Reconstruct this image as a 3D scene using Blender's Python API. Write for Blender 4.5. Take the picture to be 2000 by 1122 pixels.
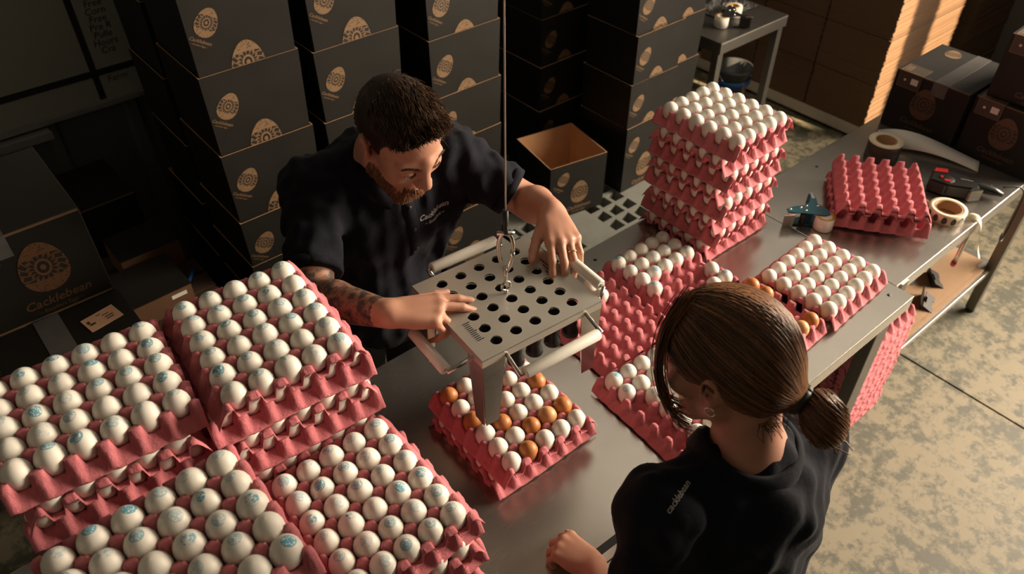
import bpy, bmesh, math, random
import numpy as np
from mathutils import Vector, Matrix, Euler
from mathutils.bvhtree import BVHTree
random.seed(7); rng = np.random.default_rng(7)
for o in list(bpy.data.objects): bpy.data.objects.remove(o)
scn = bpy.context.scene
COL = scn.collection
PI = math.pi
R = math.radians

# ------------------------------------------------------------------ camera, light, exposure
YAW, PITCH, FPX, CAMZ = R(40.0), R(41.49), 1543.5, 2.435
cam = bpy.data.cameras.new('camera'); camo = bpy.data.objects.new('camera', cam); COL.objects.link(camo)
camo.location = (0, 0, CAMZ); camo.rotation_euler = (PI/2-PITCH, 0, -YAW)
cam.sensor_width = 36; cam.lens = 36*FPX/2000; cam.clip_start = .05; cam.clip_end = 60
cam.dof.use_dof = True; cam.dof.focus_distance = 1.6; cam.dof.aperture_fstop = 5.0
scn.camera = camo
scn.view_settings.view_transform = 'Standard'; scn.view_settings.look = 'None'
scn.view_settings.exposure = 0.0; scn.view_settings.gamma = 1.0; scn.view_settings.use_curve_mapping = False
W = bpy.data.worlds.new('world'); scn.world = W; W.use_nodes = True
W.node_tree.nodes['Background'].inputs[0].default_value = (.55, .62, .72, 1)
W.node_tree.nodes['Background'].inputs[1].default_value = .15
def light(name, kind, loc, aim, energy, color, **kw):
    l = bpy.data.lights.new(name, kind); o = bpy.data.objects.new(name, l); COL.objects.link(o)
    o.location = loc; o.rotation_euler = (Vector(aim)-Vector(loc)).to_track_quat('-Z', 'Y').to_euler()
    l.energy = energy; l.color = color
    for k, v in kw.items(): setattr(l, k, v)
    return o
# assumed daylight from the right: area lamp added in the room, no window built
light('assumed_daylight', 'AREA', (5.2, -.75, 2.2), (1.5, .95, .8), 215, (1, .83, .64), shape='RECTANGLE', size=2.6, size_y=1.9, spread=R(95))
# low evening sun, comes in through the two added slots high in wall_right
light('evening_sun', 'SUN', (2, -4, 4), (2-.10, -4+.93, 4-.35), 26.0, (1, .74, .46), angle=R(.6))
light('ceiling_fill', 'AREA', (3.7, 1.6, 3.37), (3.7, 1.6, 0), 17, (1, .88, .72), shape='RECTANGLE', size=3.4, size_y=2.2)  # fill added under the ceiling to brighten the tables and their reflections
# weak fill added overhead to soften the shade, no actual fitting
light('overhead_fill', 'AREA', (1.2, -.9, 3.25), (1.2, .9, .9), 2.5, (1, .84, .66), shape='RECTANGLE', size=1.6, size_y=.25)

# ------------------------------------------------------------------ helpers
def link(o, parent=None):
    COL.objects.link(o)
    if parent is not None: o.parent = parent
    return o
def tag(o, label, cat, group=None):
    o['label'] = label; o['category'] = cat
    if group: o['group'] = group
    return o
def thing(name, label, cat, loc=(0, 0, 0), rz=0, group=None):
    o = bpy.data.objects.new(name, None); o.empty_display_size = .05
    o.location = loc; o.rotation_euler = (0, 0, rz); link(o)
    return tag(o, label, cat, group)
def mesh_np(name, v, f, mats, smooth=False):
    me = bpy.data.meshes.new(name)
    me.from_pydata([tuple(map(float, p)) for p in v], [], [tuple(map(int, q)) for q in f])
    for m in (mats if isinstance(mats, (list, tuple)) else [mats]): me.materials.append(m)
    if smooth: me.polygons.foreach_set('use_smooth', [True]*len(me.polygons))
    me.update(); return me
def ob(name, me, parent=None, loc=None, rot=None, scale=None):
    o = bpy.data.objects.new(name, me)
    if loc is not None: o.location = loc
    if rot is not None: o.rotation_euler = rot
    if scale is not None: o.scale = scale if hasattr(scale, '__len__') else (scale,)*3
    return link(o, parent)
class MB:
    """collects simple shapes into one mesh"""
    def __init__(s): s.v = []; s.f = []; s.mi = []; s.sm = []
    def add(s, v, f, mi=0, sm=False):
        b = len(s.v); s.v += [tuple(p) for p in v]
        for q in f: s.f.append([b+i for i in q]); s.mi.append(mi); s.sm.append(sm)
        return s
    def box(s, lo, hi, c=0.0, mi=0, M=None):
        (x0, y0, z0), (x1, y1, z1) = lo, hi
        if c <= 0:
            v = [(x, y, z) for z in (z0, z1) for y in (y0, y1) for x in (x0, x1)]
            f = [(0, 2, 3, 1), (4, 5, 7, 6), (0, 1, 5, 4), (2, 6, 7, 3), (0, 4, 6, 2), (1, 3, 7, 5)]
        else:
            bm = bmesh.new(); bmesh.ops.create_cube(bm, size=1)
            for q in bm.verts: q.co = Vector(((x0+x1)/2+q.co.x*(x1-x0), (y0+y1)/2+q.co.y*(y1-y0), (z0+z1)/2+q.co.z*(z1-z0)))
            bmesh.ops.bevel(bm, geom=bm.edges[:], offset=c, segments=2, affect='EDGES', profile=.6)
            bm.verts.index_update(); v = [q.co[:] for q in bm.verts]; f = [[q.index for q in p.verts] for p in bm.faces]; bm.free()
        if M is not None: v = [M @ Vector(p) for p in v]
        return s.add(v, f, mi)
    def tube(s, path, r, n=8, cap=True, mi=0, sm=True):
        P = [Vector(p) for p in path]; rr = r if hasattr(r, '__len__') else [r]*len(P)
        v = []; f = []; prev = None
        for i, p in enumerate(P):
            t = (P[min(i+1, len(P)-1)]-P[max(i-1, 0)]).normalized()
            a = prev if prev is not None else (Vector((0, 0, 1)) if abs(t.z) < .9 else Vector((1, 0, 0)))
            a = (a-t*a.dot(t)).normalized(); prev = a; b = t.cross(a)
            for k in range(n):
                q = 2*PI*k/n; v.append(p+(a*math.cos(q)+b*math.sin(q))*rr[i])
        for i in range(len(P)-1):
            for k in range(n): f.append((i*n+k, i*n+(k+1) % n, (i+1)*n+(k+1) % n, (i+1)*n+k))
        s.add(v, f, mi, sm)
        if cap:
            b = len(s.v)-len(v); s.f += [[b+k for k in range(n)][::-1], [b+(len(P)-1)*n+k for k in range(n)]]
            s.mi += [mi, mi]; s.sm += [False, False]
        return s
    def lathe(s, prof, n=24, M=None, mi=0, sm=True):
        v = []; f = []; m = len(prof)
        for (r, z) in prof:
            for k in range(n): v.append(Vector((r*math.cos(2*PI*k/n), r*math.sin(2*PI*k/n), z)))
        for i in range(m-1):
            for k in range(n): f.append((i*n+k, i*n+(k+1) % n, (i+1)*n+(k+1) % n, (i+1)*n+k))
        if M is not None: v = [M @ p for p in v]
        return s.add(v, f, mi, sm)
    def prism(s, poly, z0, z1, mi=0, M=None):
        n = len(poly); v = [Vector((x, y, z0)) for x, y in poly]+[Vector((x, y, z1)) for x, y in poly]
        f = [list(range(n))[::-1], list(range(n, 2*n))]+[(i, (i+1) % n, n+(i+1) % n, n+i) for i in range(n)]
        if M is not None: v = [M @ p for p in v]
        return s.add(v, f, mi)
    def mesh(s, name, mats):
        me = bpy.data.meshes.new(name); me.from_pydata([tuple(p) for p in s.v], [], s.f)
        for m in (mats if isinstance(mats, (list, tuple)) else [mats]): me.materials.append(m)
        me.polygons.foreach_set('material_index', s.mi); me.polygons.foreach_set('use_smooth', s.sm)
        me.update(); return me
    def ob(s, name, mats, parent=None, **k): return ob(name, s.mesh(name, mats), parent, **k)
def struct(o, kind='structure'): o['kind'] = kind; return o
def dup(root, loc=None, rz=None, label=None, scale=None):
    r = root.copy(); COL.objects.link(r)
    if loc is not None: r.location = loc
    if rz is not None: r.rotation_euler = (0, 0, rz)
    if label: r['label'] = label
    for ch in list(root.children):
        c = ch.copy(); COL.objects.link(c); c.parent = r
        for g in list(ch.children):
            d = g.copy(); COL.objects.link(d); d.parent = c
    return r
ORD = ['zeroth', 'first', 'second', 'third', 'fourth', 'fifth', 'sixth', 'seventh', 'eighth', 'ninth', 'tenth', 'eleventh', 'twelfth']

# ------------------------------------------------------------------ materials
class NT:
    def __init__(s, m): m.use_nodes = True; s.t = m.node_tree; s.t.nodes.clear()
    def n(s, typ, **kw):
        q = s.t.nodes.new(typ)
        for k, v in kw.items(): setattr(q, k, v)
        return q
    def l(s, a, b): s.t.links.new(a, b)
    def m(s, op, a, b=None, c=None):
        q = s.n('ShaderNodeMath', operation=op)
        for i, x in enumerate((a, b, c)):
            if x is None: continue
            if isinstance(x, (int, float)): q.inputs[i].default_value = x
            else: s.l(x, q.inputs[i])
        return q.outputs[0]
    def mix(s, f, a, b):
        q = s.n('ShaderNodeMix', data_type='RGBA')
        for i, x in ((0, f), (6, a), (7, b)):
            if isinstance(x, (int, float)): q.inputs[i].default_value = x
            elif isinstance(x, tuple): q.inputs[i].default_value = (*x, 1)[:4]
            else: s.l(x, q.inputs[i])
        return q.outputs[2]
    def ramp(s, f, p0, p1, c0=(0, 0, 0), c1=(1, 1, 1)):
        q = s.n('ShaderNodeValToRGB'); e = q.color_ramp.elements
        e[0].position, e[1].position = p0, p1; e[0].color = (*c0, 1); e[1].color = (*c1, 1)
        s.l(f, q.inputs[0]); return q.outputs[0]
    def coord(s, scale=(1, 1, 1), kind='Object'):
        c = s.n('ShaderNodeTexCoord'); mp = s.n('ShaderNodeMapping'); mp.inputs['Scale'].default_value = scale
        s.l(c.outputs[kind], mp.inputs[0]); return mp.outputs[0]
    def noise(s, scale, detail=4, rough=.55, vec=None):
        q = s.n('ShaderNodeTexNoise'); q.inputs['Scale'].default_value = scale; q.inputs['Detail'].default_value = detail
        q.inputs['Roughness'].default_value = rough
        s.l(vec if vec is not None else s.coord(), q.inputs['Vector']); return q.outputs['Fac']
    def voro(s, scale, feature='F1', vec=None):
        q = s.n('ShaderNodeTexVoronoi', feature=feature); q.inputs['Scale'].default_value = scale
        s.l(vec if vec is not None else s.coord(), q.inputs['Vector']); return q.outputs['Distance']
    def out(s, color, rough=.5, metal=0.0, bump=None, bstr=.2, bdist=.01, spec=.5, **kw):
        b = s.n('ShaderNodeBsdfPrincipled'); o = s.n('ShaderNodeOutputMaterial'); s.l(b.outputs[0], o.inputs[0])
        for k, v in (('Base Color', color), ('Roughness', rough), ('Metallic', metal), ('Specular IOR Level', spec), *kw.items()):
            if isinstance(v, (int, float)): b.inputs[k].default_value = v
            elif isinstance(v, tuple): b.inputs[k].default_value = (*v, 1)[:4] if k != 'Subsurface Radius' else v
            else: s.l(v, b.inputs[k])
        if bump is not None:
            q = s.n('ShaderNodeBump'); q.inputs['Strength'].default_value = bstr; q.inputs['Distance'].default_value = bdist
            s.l(bump, q.inputs['Height']); s.l(q.outputs[0], b.inputs['Normal'])
        return b
def plain(name, c, rough=.5, metal=0.0, var=.12, vs=30, bstr=.08, **kw):
    m = bpy.data.materials.new(name); t = NT(m); nz = t.noise(vs, 4)
    lo = tuple(x*(1-var) for x in c); hi = tuple(min(1, x*(1+var)) for x in c)
    t.out(t.mix(nz, lo, hi), rough, metal, nz, bstr, .004, **kw); return m
def make_materials():
    M = {}
    # moulded pulp
    m = bpy.data.materials.new('pink_pulp'); t = NT(m)
    a = t.noise(260, 3, .7); b = t.noise(18, 3)
    oi = t.n('ShaderNodeObjectInfo').outputs['Random']
    c = t.mix(b, (.50, .135, .160), (.63, .195, .220)); c = t.mix(t.m('MULTIPLY', oi, .35), c, (.47, .135, .145))
    c = t.mix(t.m('MULTIPLY', a, .25), c, (.74, .30, .31))
    t.out(c, .88, 0, t.m('ADD', a, t.m('MULTIPLY', t.noise(70, 4, .6), 2.0)), .5, .0025, .2); M['pulp'] = m
    # eggs
    for nm, col, stamp in (('egg_white', (.83, .79, .71), 0), ('egg_stamped', (.83, .79, .71), 1), ('egg_brown', (.50, .19, .060), 0), ('egg_tan', (.62, .33, .14), 0)):
        m = bpy.data.materials.new(nm); t = NT(m); oi = t.n('ShaderNodeObjectInfo').outputs['Random']
        fine = t.noise(900, 2); sp = t.noise(60, 3)
        c = t.mix(oi, col, tuple(x*.88 for x in col)); c = t.mix(t.m('MULTIPLY', sp, .18), c, tuple(min(1, x*1.15) for x in col))
        if stamp:
            tc = t.n('ShaderNodeTexCoord'); sx = t.n('ShaderNodeSeparateXYZ'); t.l(tc.outputs['Object'], sx.inputs[0])
            x, y, z = sx.outputs
            r2 = t.m('FRACT', t.m('MULTIPLY', oi, 17.3)); r3 = t.m('FRACT', t.m('MULTIPLY', oi, 41.7))
            dx = t.m('SUBTRACT', x, t.m('MULTIPLY', t.m('SUBTRACT', r2, .5), .012)); dy = t.m('SUBTRACT', y, t.m('MULTIPLY', t.m('SUBTRACT', r3, .5), .012))
            r = t.m('SQRT', t.m('ADD', t.m('MULTIPLY', dx, dx), t.m('MULTIPLY', dy, dy)))
            disc = t.m('MULTIPLY', t.m('LESS_THAN', r, .0100), t.m('GREATER_THAN', z, .012))
            ring = t.m('LESS_THAN', t.m('ABSOLUTE', t.m('SUBTRACT', r, .0030)), .0009)
            rim = t.m('LESS_THAN', t.m('ABSOLUTE', t.m('SUBTRACT', r, .0093)), .0007)
            sc = t.m('GREATER_THAN', t.voro(320, 'F1'), .42)
            pat = t.m('MAXIMUM', t.m('MAXIMUM', ring, rim), sc)
            ink = t.m('GREATER_THAN', t.noise(130, 2), t.m('MULTIPLY_ADD', r3, .22, .36))
            k = t.m('MULTIPLY', t.m('MULTIPLY', disc, pat), t.m('MULTIPLY_ADD', ink, .65, .22))
            k = t.m('MULTIPLY', k, t.m('MULTIPLY_ADD', r2, .7, .35))
            c = t.mix(k, c, (.03, .33, .47))
        t.out(c, .42, 0, fine, .06, .0006, .35, **{'Subsurface Weight': .12, 'Subsurface Radius': (.01, .006, .004), 'Subsurface Scale': .4}); M[nm] = m
    # brushed stainless
    for nm, c0, c1, ro in (('steel_top', (.50, .47, .42), (.62, .585, .53), .22), ('steel_dark', (.16, .15, .135), (.23, .215, .19), .40)):
        m = bpy.data.materials.new(nm); t = NT(m)
        br = t.noise(40, 5, .6, t.coord((.6, 30, 1))); big = t.noise(5, 4); sm = t.noise(2.2, 5, .65)
        rr = t.m('ADD', t.m('MULTIPLY_ADD', br, .10, ro-.08), t.m('MULTIPLY', sm, .12))
        t.out(t.mix(big, c0, c1), rr, .92, br, .05, .001); M[nm] = m
    m = bpy.data.materials.new('steel_satin'); t = NT(m); nz = t.noise(120, 3); bg = t.noise(9, 3)
    t.out(t.mix(bg, (.47, .445, .39), (.56, .53, .465)), .46, .65, nz, .04, .001); M['satin'] = m
    m = bpy.data.materials.new('steel_polished'); t = NT(m); nz = t.noise(60, 3)
    t.out((.55, .54, .52), t.m('MULTIPLY_ADD', nz, .1, .16), 1.0, nz, .02, .001); M['polished'] = m
    # card
    m = bpy.data.materials.new('black_card'); t = NT(m); nz = t.noise(7, 5); fl = t.noise(60, 4, .6, t.coord((1, 1, 6)))
    t.out(t.mix(nz, (.0065, .006, .0048), (.013, .0115, .009)), t.m('MULTIPLY_ADD', nz, .15, .48), 0, fl, .06, .002, .28); M['card'] = m
    m = bpy.data.materials.new('kraft'); t = NT(m); nz = t.noise(14, 5); fl = t.noise(90, 3, .6, t.coord((1, 1, .15)))
    t.out(t.mix(nz, (.48, .27, .14), (.58, .35, .19)), .82, 0, fl, .10, .002, .3); M['kraft'] = m
    m = bpy.data.materials.new('kraft_edge'); t = NT(m); oi = t.n('ShaderNodeTexCoord'); nz = t.noise(30, 5, .6, t.coord((1, 1, 18)))
    t.out(t.mix(nz, (.095, .055, .030), (.165, .100, .058)), .85, 0, nz, .3, .003, .25); M['kraft_edge'] = m
    # gold print: a decorated egg drawn in unit coordinates
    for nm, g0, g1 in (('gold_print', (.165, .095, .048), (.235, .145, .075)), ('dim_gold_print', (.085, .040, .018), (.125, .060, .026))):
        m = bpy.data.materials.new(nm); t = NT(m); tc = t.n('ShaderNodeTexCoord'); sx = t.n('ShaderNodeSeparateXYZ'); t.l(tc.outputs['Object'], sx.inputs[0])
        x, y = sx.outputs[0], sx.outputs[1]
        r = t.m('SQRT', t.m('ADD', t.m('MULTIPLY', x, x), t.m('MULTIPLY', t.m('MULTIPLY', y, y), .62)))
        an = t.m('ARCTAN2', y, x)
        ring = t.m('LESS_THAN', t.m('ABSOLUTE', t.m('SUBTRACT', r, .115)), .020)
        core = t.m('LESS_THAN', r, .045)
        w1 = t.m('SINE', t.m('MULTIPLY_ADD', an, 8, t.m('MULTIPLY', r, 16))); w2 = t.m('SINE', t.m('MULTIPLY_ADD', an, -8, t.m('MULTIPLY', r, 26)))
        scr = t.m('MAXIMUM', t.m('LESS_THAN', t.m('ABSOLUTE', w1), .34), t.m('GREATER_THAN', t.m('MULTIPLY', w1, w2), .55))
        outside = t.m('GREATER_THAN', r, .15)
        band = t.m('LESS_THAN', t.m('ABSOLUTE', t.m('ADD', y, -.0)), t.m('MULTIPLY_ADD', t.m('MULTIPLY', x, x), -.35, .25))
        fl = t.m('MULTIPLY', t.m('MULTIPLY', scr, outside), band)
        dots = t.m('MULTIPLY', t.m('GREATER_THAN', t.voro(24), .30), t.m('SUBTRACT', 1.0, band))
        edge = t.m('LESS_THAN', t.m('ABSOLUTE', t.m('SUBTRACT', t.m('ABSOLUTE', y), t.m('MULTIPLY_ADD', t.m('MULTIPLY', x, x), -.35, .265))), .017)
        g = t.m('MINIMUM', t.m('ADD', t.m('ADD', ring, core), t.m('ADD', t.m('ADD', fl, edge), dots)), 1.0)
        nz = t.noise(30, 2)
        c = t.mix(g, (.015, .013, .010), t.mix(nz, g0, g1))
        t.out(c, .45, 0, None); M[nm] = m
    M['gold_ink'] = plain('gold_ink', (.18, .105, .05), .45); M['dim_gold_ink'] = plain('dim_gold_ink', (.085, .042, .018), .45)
    # floor
    m = bpy.data.materials.new('concrete'); t = NT(m)
    a = t.noise(2.2, 6, .62); b = t.noise(11, 8, .72); c = t.noise(60, 4, .7); d = t.noise(.7, 3)
    b2 = t.noise(26, 8, .7); k = t.ramp(t.m('ADD', t.m('ADD', t.m('MULTIPLY', b, .55), t.m('MULTIPLY', b2, .30)), t.m('MULTIPLY', a, .25)), .505, .580)
    col = t.mix(k, (.046, .050, .034), (.225, .190, .124)); col = t.mix(t.m('MULTIPLY', c, .25), col, (.13, .12, .082)); col = t.mix(t.m('MULTIPLY', d, .25), col, (.17, .145, .092))
    t.out(col, t.m('MULTIPLY_ADD', b, .3, .45), 0, c, .12, .003); M['concrete'] = m
    M['groove'] = plain('joint_filler', (.04, .038, .03), .9)
    M['wall'] = plain('painted_panel', (.10, .10, .095), .6); M['ceiling'] = plain('pale_ceiling', (.36, .34, .30), .7, var=.05, vs=3); M['far_wall'] = plain('pale_cladding', (.14, .13, .11), .7, vs=3)
    M['dark_wall'] = plain('dark_panel', (.07, .065, .06), .7)
    M['board'] = plain('whiteboard_enamel', (.28, .29, .25), .35, var=.04); M['boardframe'] = plain('board_aluminium', (.35, .35, .34), .4, .6)
    M['ink'] = plain('black_marker', (.012, .012, .02), .6); M['redink'] = plain('red_marker', (.09, .012, .012), .6); M['tape'] = plain('black_line_tape', (.01, .01, .01), .5)
    M['pallet'] = plain('grey_pallet_plastic', (.20, .205, .18), .6, var=.18, vs=14)
    M['white_plastic'] = plain('white_nylon', (.72, .69, .61), .4, var=.05)
    M['rubber'] = plain('black_rubber', (.012, .012, .012), .55)
    M['black_plastic'] = plain('black_plastic', (.018, .018, .018), .35); M['red'] = plain('red_plastic', (.55, .03, .03), .35)
    M['teal'] = plain('teal_steel', (.010, .075, .105), .38); M['chrome'] = plain('bright_zinc', (.7, .68, .62), .22, 1.0, var=.05)
    M['paper'] = plain('white_paper', (.72, .69, .63), .7, var=.04, vs=8); M['cream'] = plain('cream_backing', (.68, .58, .42), .65, var=.05)
    M['label_dark'] = plain('dark_label_stock', (.05, .035, .022), .5); M['core'] = plain('card_core', (.40, .24, .12), .8); M['yellow'] = plain('yellow_core', (.62, .33, .03), .6)
    m = bpy.data.materials.new('clear_tape'); t = NT(m); nz = t.noise(50, 4)
    t.out((.62, .52, .40), t.m('MULTIPLY_ADD', nz, .2, .2), 0, nz, .05, .001); M['tan_tape'] = m
    m = bpy.data.materials.new('tape_film'); t = NT(m); nz = t.noise(25, 5, .7); 
    t.out(t.mix(nz, (.045, .043, .040), (.12, .115, .11)), .28, 0, nz, .12, .002); M['tape_film'] = m
    M['blue'] = plain('blue_plastic', (.02, .12, .42), .4); M['label_card'] = plain('kraft_label', (.48, .28, .17), .7)
    M['bucket'] = plain('grey_bucket', (.09, .095, .10), .4); M['white_paint'] = plain('white_board_edge', (.45, .42, .36), .6)
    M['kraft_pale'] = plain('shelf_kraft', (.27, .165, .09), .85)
    M['kraft_shaded'] = plain('shaded_kraft', (.13, .062, .026), .85)  # darker copy of kraft, shade of the left corner put into its colour
    M['wood'] = plain('rough_timber', (.045, .024, .012), .75)
    # people
    for nm, c0, c1, sss in (('skin_man', (.43, .205, .135), (.55, .29, .20), .12), ('skin_woman', (.42, .20, .13), (.50, .255, .175), .12)):
        m = bpy.data.materials.new(nm); t = NT(m); nz = t.noise(28, 5); f = t.noise(420, 3)
        t.out(t.mix(nz, c0, c1), t.m('MULTIPLY_ADD', f, .15, .42), 0, f, .12, .0012, .4, **{'Subsurface Weight': sss, 'Subsurface Radius': (.012, .005, .003), 'Subsurface Scale': .5}); M[nm] = m
    m = bpy.data.materials.new('navy_cotton'); t = NT(m); nz = t.noise(9, 4); wv = t.noise(700, 2, .5)
    t.out(t.mix(nz, (.0050, .0058, .0100), (.0085, .0095, .0155)), .92, 0, t.m('ADD', t.m('MULTIPLY', nz, 2.0), t.m('MULTIPLY', wv, .12)), .35, .012, .2, **{'Sheen Weight': .04, 'Sheen Roughness': .4}); M['navy'] = m
    M['trouser'] = plain('dark_trousers', (.010, .010, .012), .9); M['shoe'] = plain('black_leather', (.01, .01, .01), .4)
    for nm, c0, c1 in (('hair_man', (.020, .010, .005), (.13, .062, .026)), ('hair_beard', (.12, .050, .020), (.32, .15, .062)), ('hair_woman', (.042, .019, .009), (.27, .120, .048))):
        m = bpy.data.materials.new(nm); t = NT(m); at = t.n('ShaderNodeAttribute'); at.attribute_name = 'tone'
        t.out(t.mix(at.outputs['Fac'], c0, c1), .46, 0, None, spec=.4); M[nm] = m
    M['eye'] = plain('eye_white', (.62, .58, .54), .2, var=.02); M['iris'] = plain('eye_iris', (.05, .07, .08), .2)
    M['thread'] = plain('grey_thread', (.42, .41, .39), .8); M['gold'] = plain('gold_ring', (.8, .6, .3), .2, 1.0)
    M['silver'] = plain('silver_earring', (.75, .73, .7), .2, 1.0)
    # tattooed forearm
    m = bpy.data.materials.new('skin_tattooed'); t = NT(m); nz = t.noise(28, 5); f = t.noise(420, 3); tt = t.ramp(t.noise(42, 6, .7), .44, .58)
    t.out(t.mix(t.m('MULTIPLY', tt, .8), (.07, .055, .05), (.44, .21, .13)), .5, 0, f, .12, .0012, .4); M['tattoo'] = m
    return M
MT = make_materials()

# ------------------------------------------------------------------ text and emblem meshes
_tc = {}
def text_mesh(body, mat, shear=0.0, ext=.004, bold=0.0, spacing=1.0):
    key = (body, mat.name, shear, bold, spacing)
    if key in _tc: return _tc[key]
    cu = bpy.data.curves.new('t', 'FONT'); cu.body = body; cu.size = 1; cu.shear = shear; cu.extrude = ext; cu.offset = bold
    cu.space_character = spacing
    cu.align_x = 'CENTER'; cu.align_y = 'CENTER'; cu.resolution_u = 2
    o = bpy.data.objects.new('t', cu); COL.objects.link(o)
    dg = bpy.context.evaluated_depsgraph_get(); me = bpy.data.meshes.new_from_object(o.evaluated_get(dg)); me.name = 'lettering'
    bpy.data.objects.remove(o); me.materials.clear(); me.materials.append(mat); _tc[key] = me; return me
def egg_outline(n=28):
    pts = []
    for k in range(n):
        a = 2*PI*k/n; y = .5*math.sin(a); x = .385*math.cos(a)*(1-.16*math.sin(a)); pts.append((x, y))
    return pts
EMB = {}
for nm in ('gold_print', 'dim_gold_print'):
    b = MB(); b.prism(egg_outline(), 0, .006); EMB[nm] = b.mesh('emblem', MT[nm])
WORD1, WORD2 = 'Cacklebean', '~ Excellent Eggs ~'

# ================================================================== SETTING
def build_setting():
    # floor: slabs that meet in a sawn joint
    jx = 2.755
    for k, (x0, x1) in enumerate(((-1.6, jx-.004), (jx+.004, 5.8))):
        b = MB(); b.box((x0, -3.0, -.10), (x1, 3.2, 0), .003); struct(b.ob('floor', MT['concrete']))
    b = MB(); b.box((jx-.006, -3.0, -.10), (jx+.006, 3.2, -.006)); struct(b.ob('trim_1', MT['groove']))
    # back wall of ribbed panels
    b = MB(); b.box((-1.6, 3.10, 0), (5.8, 3.2, 3.4)); wb = struct(b.ob('wall_back', MT['wall']))
    rib = MB(); rib.prism([(-.03, 0), (.03, 0), (.018, -.022), (-.018, -.022)], 0, 3.4); rm = rib.mesh('panel_rib', MT['wall'])
    for k in range(24): ob('panel_rib', rm, wb, (-1.45+k*.3, 3.10, 0))
    b = MB(); b.box((-1.7, -3.0, 0), (-1.6, 3.2, 3.4)); struct(b.ob('wall_left', MT['wall']))
    b = MB(); b.box((5.8, -3.0, 0), (5.9, 3.2, 3.4)); struct(b.ob('wall_far', MT['far_wall']))
    # right wall; two unseen slots added to shape the sun into bands
    b = MB()
    def panel(x0, x1, z0, z1): b.box((x0, -3.1, z0), (x1, -3.0, z1))
    S0, S1, S2, S3 = 4.62, 4.84, 5.12, 5.46
    panel(-1.7, 5.9, 0, 1.9); panel(-1.7, S0, 1.9, 3.4); panel(S1, S2, 1.9, 3.4); panel(S3, 5.9, 1.9, 3.4)
    struct(b.ob('wall_right', MT['dark_wall']))
    b = MB(); b.box((-1.7, -3.1, 3.4), (5.9, 3.2, 3.5)); struct(b.ob('ceiling', MT['ceiling']))
build_setting()

# ================================================================== EGG TRAYS
P = .0478
NU, NV = 6, 5
SK, RM, TH = .42, .13, .046
def tray_height(u, v):
    U = np.clip(u, 0, NU); V = np.clip(v, 0, NV)
    s = (1+np.cos(2*PI*U))/2; t = (1+np.cos(2*PI*V))/2
    sm = lambda a, b, x: (lambda q: q*q*(3-2*q))(np.clip((x-a)/(b-a), 0, 1))
    cup = .46*(1-((1-s)*(1-t))**1.4)
    h = cup+.54*sm(.38, .58, s*t)
    # deep pockets on the long sides (v), thin tabbed lip on the short sides (u)
    e = np.clip(np.maximum(-v, v-NV)/SK, 0, 1)
    rib = sm(.60, .93, s)
    panel = .46+(.10-.46)*e**.85; ridge = 1.0+(.14-1.0)*e**1.15
    hv = panel*(1-rib)+ridge*rib
    h = np.where(e > 0, hv, h)
    g = np.clip(np.maximum(-u, u-NU)/RM, 0, 1)
    h = np.where(g > 0, np.minimum(h, h*(1-.12*g)), h)
    return h*TH
def tray_mesh(name, seed):
    n = 10; r = np.random.default_rng(seed)
    def axis(N, ext):
        a = [-ext, -ext*.55]+[i/n for i in range(N*n+1)]+[N+ext*.55, N+ext]; return np.array(a)
    au = axis(NU, RM); av = np.concatenate([[-SK, -SK*.75, -SK*.5, -SK*.25], [i/n for i in range(NV*n+1)], [NV+SK*.25, NV+SK*.5, NV+SK*.75, NV+SK]])
    Ug, Vg = np.meshgrid(au, av, indexing='ij')
    Z = tray_height(Ug, Vg)+.0028
    # ragged lip and hand-made unevenness
    k = np.maximum.reduce([-Ug, Ug-NU, -Vg, Vg-NV])
    wob = .05*np.sin(Ug*2*PI*1.0+.4)*np.sin(Vg*2*PI+.7)+r.normal(0, .012, Ug.shape)
    X = (Ug-NU/2+np.where(k > 0, wob*.4, 0)); Y = (Vg-NV/2+np.where(k > 0, wob*.5, 0))
    X = X*P+.0012*np.sin(Vg*1.3+seed); Y = Y*P+.0012*np.sin(Ug*1.1+2*seed)
    Z = Z+r.normal(0, .00025, Z.shape)
    nu, nv = Ug.shape; idx = np.arange(nu*nv).reshape(nu, nv); c = nu*nv
    top = np.stack([X, Y, Z], -1).reshape(-1, 3)
    gx, gy = np.gradient(Z, axis=0), np.gradient(Z, axis=1)
    bot = top-np.array([0, 0, .0022])
    q = np.stack([idx[:-1, :-1], idx[1:, :-1], idx[1:, 1:], idx[:-1, 1:]], -1).reshape(-1, 4)
    F = [tuple(a) for a in q]+[tuple(a[::-1]+c) for a in q]
    loop = list(idx[:, 0])+list(idx[-1, 1:])+list(idx[-2::-1, -1])+list(idx[0, -2:0:-1])
    for a, b in zip(loop, loop[1:]+loop[:1]): F.append((a, a+c, b+c, b))
    return mesh_np(name, np.concatenate([top, bot]), F, MT['pulp'], True)
TRAY = [tray_mesh('egg_tray', s) for s in (1, 2, 3)]
def egg_mesh(mat):
    L, Rr = .0580, .0231; prof = []
    for k in range(15):
        a = -PI/2+PI*k/14; z = math.sin(a); r = math.cos(a)*(1+.11*z*(1 if z < 0 else .6)); prof.append((max(r, 0)*Rr, z*L/2))
    b = MB(); b.lathe(prof, 20); me = b.mesh('egg', mat); return me
EGG = {k: egg_mesh(MT[k]) for k in ('egg_white', 'egg_stamped', 'egg_brown', 'egg_tan')}
LAYER = .05
EGGZ = .0382
hidden_eggs = {}
def put_tray(x, y, z, rz, label, group=None):
    o = ob('egg_tray', random.choice(TRAY), None, (x, y, z), (0, 0, rz+(PI if random.random() < .5 else 0)))
    return tag(o, label, 'tray', group)
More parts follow.
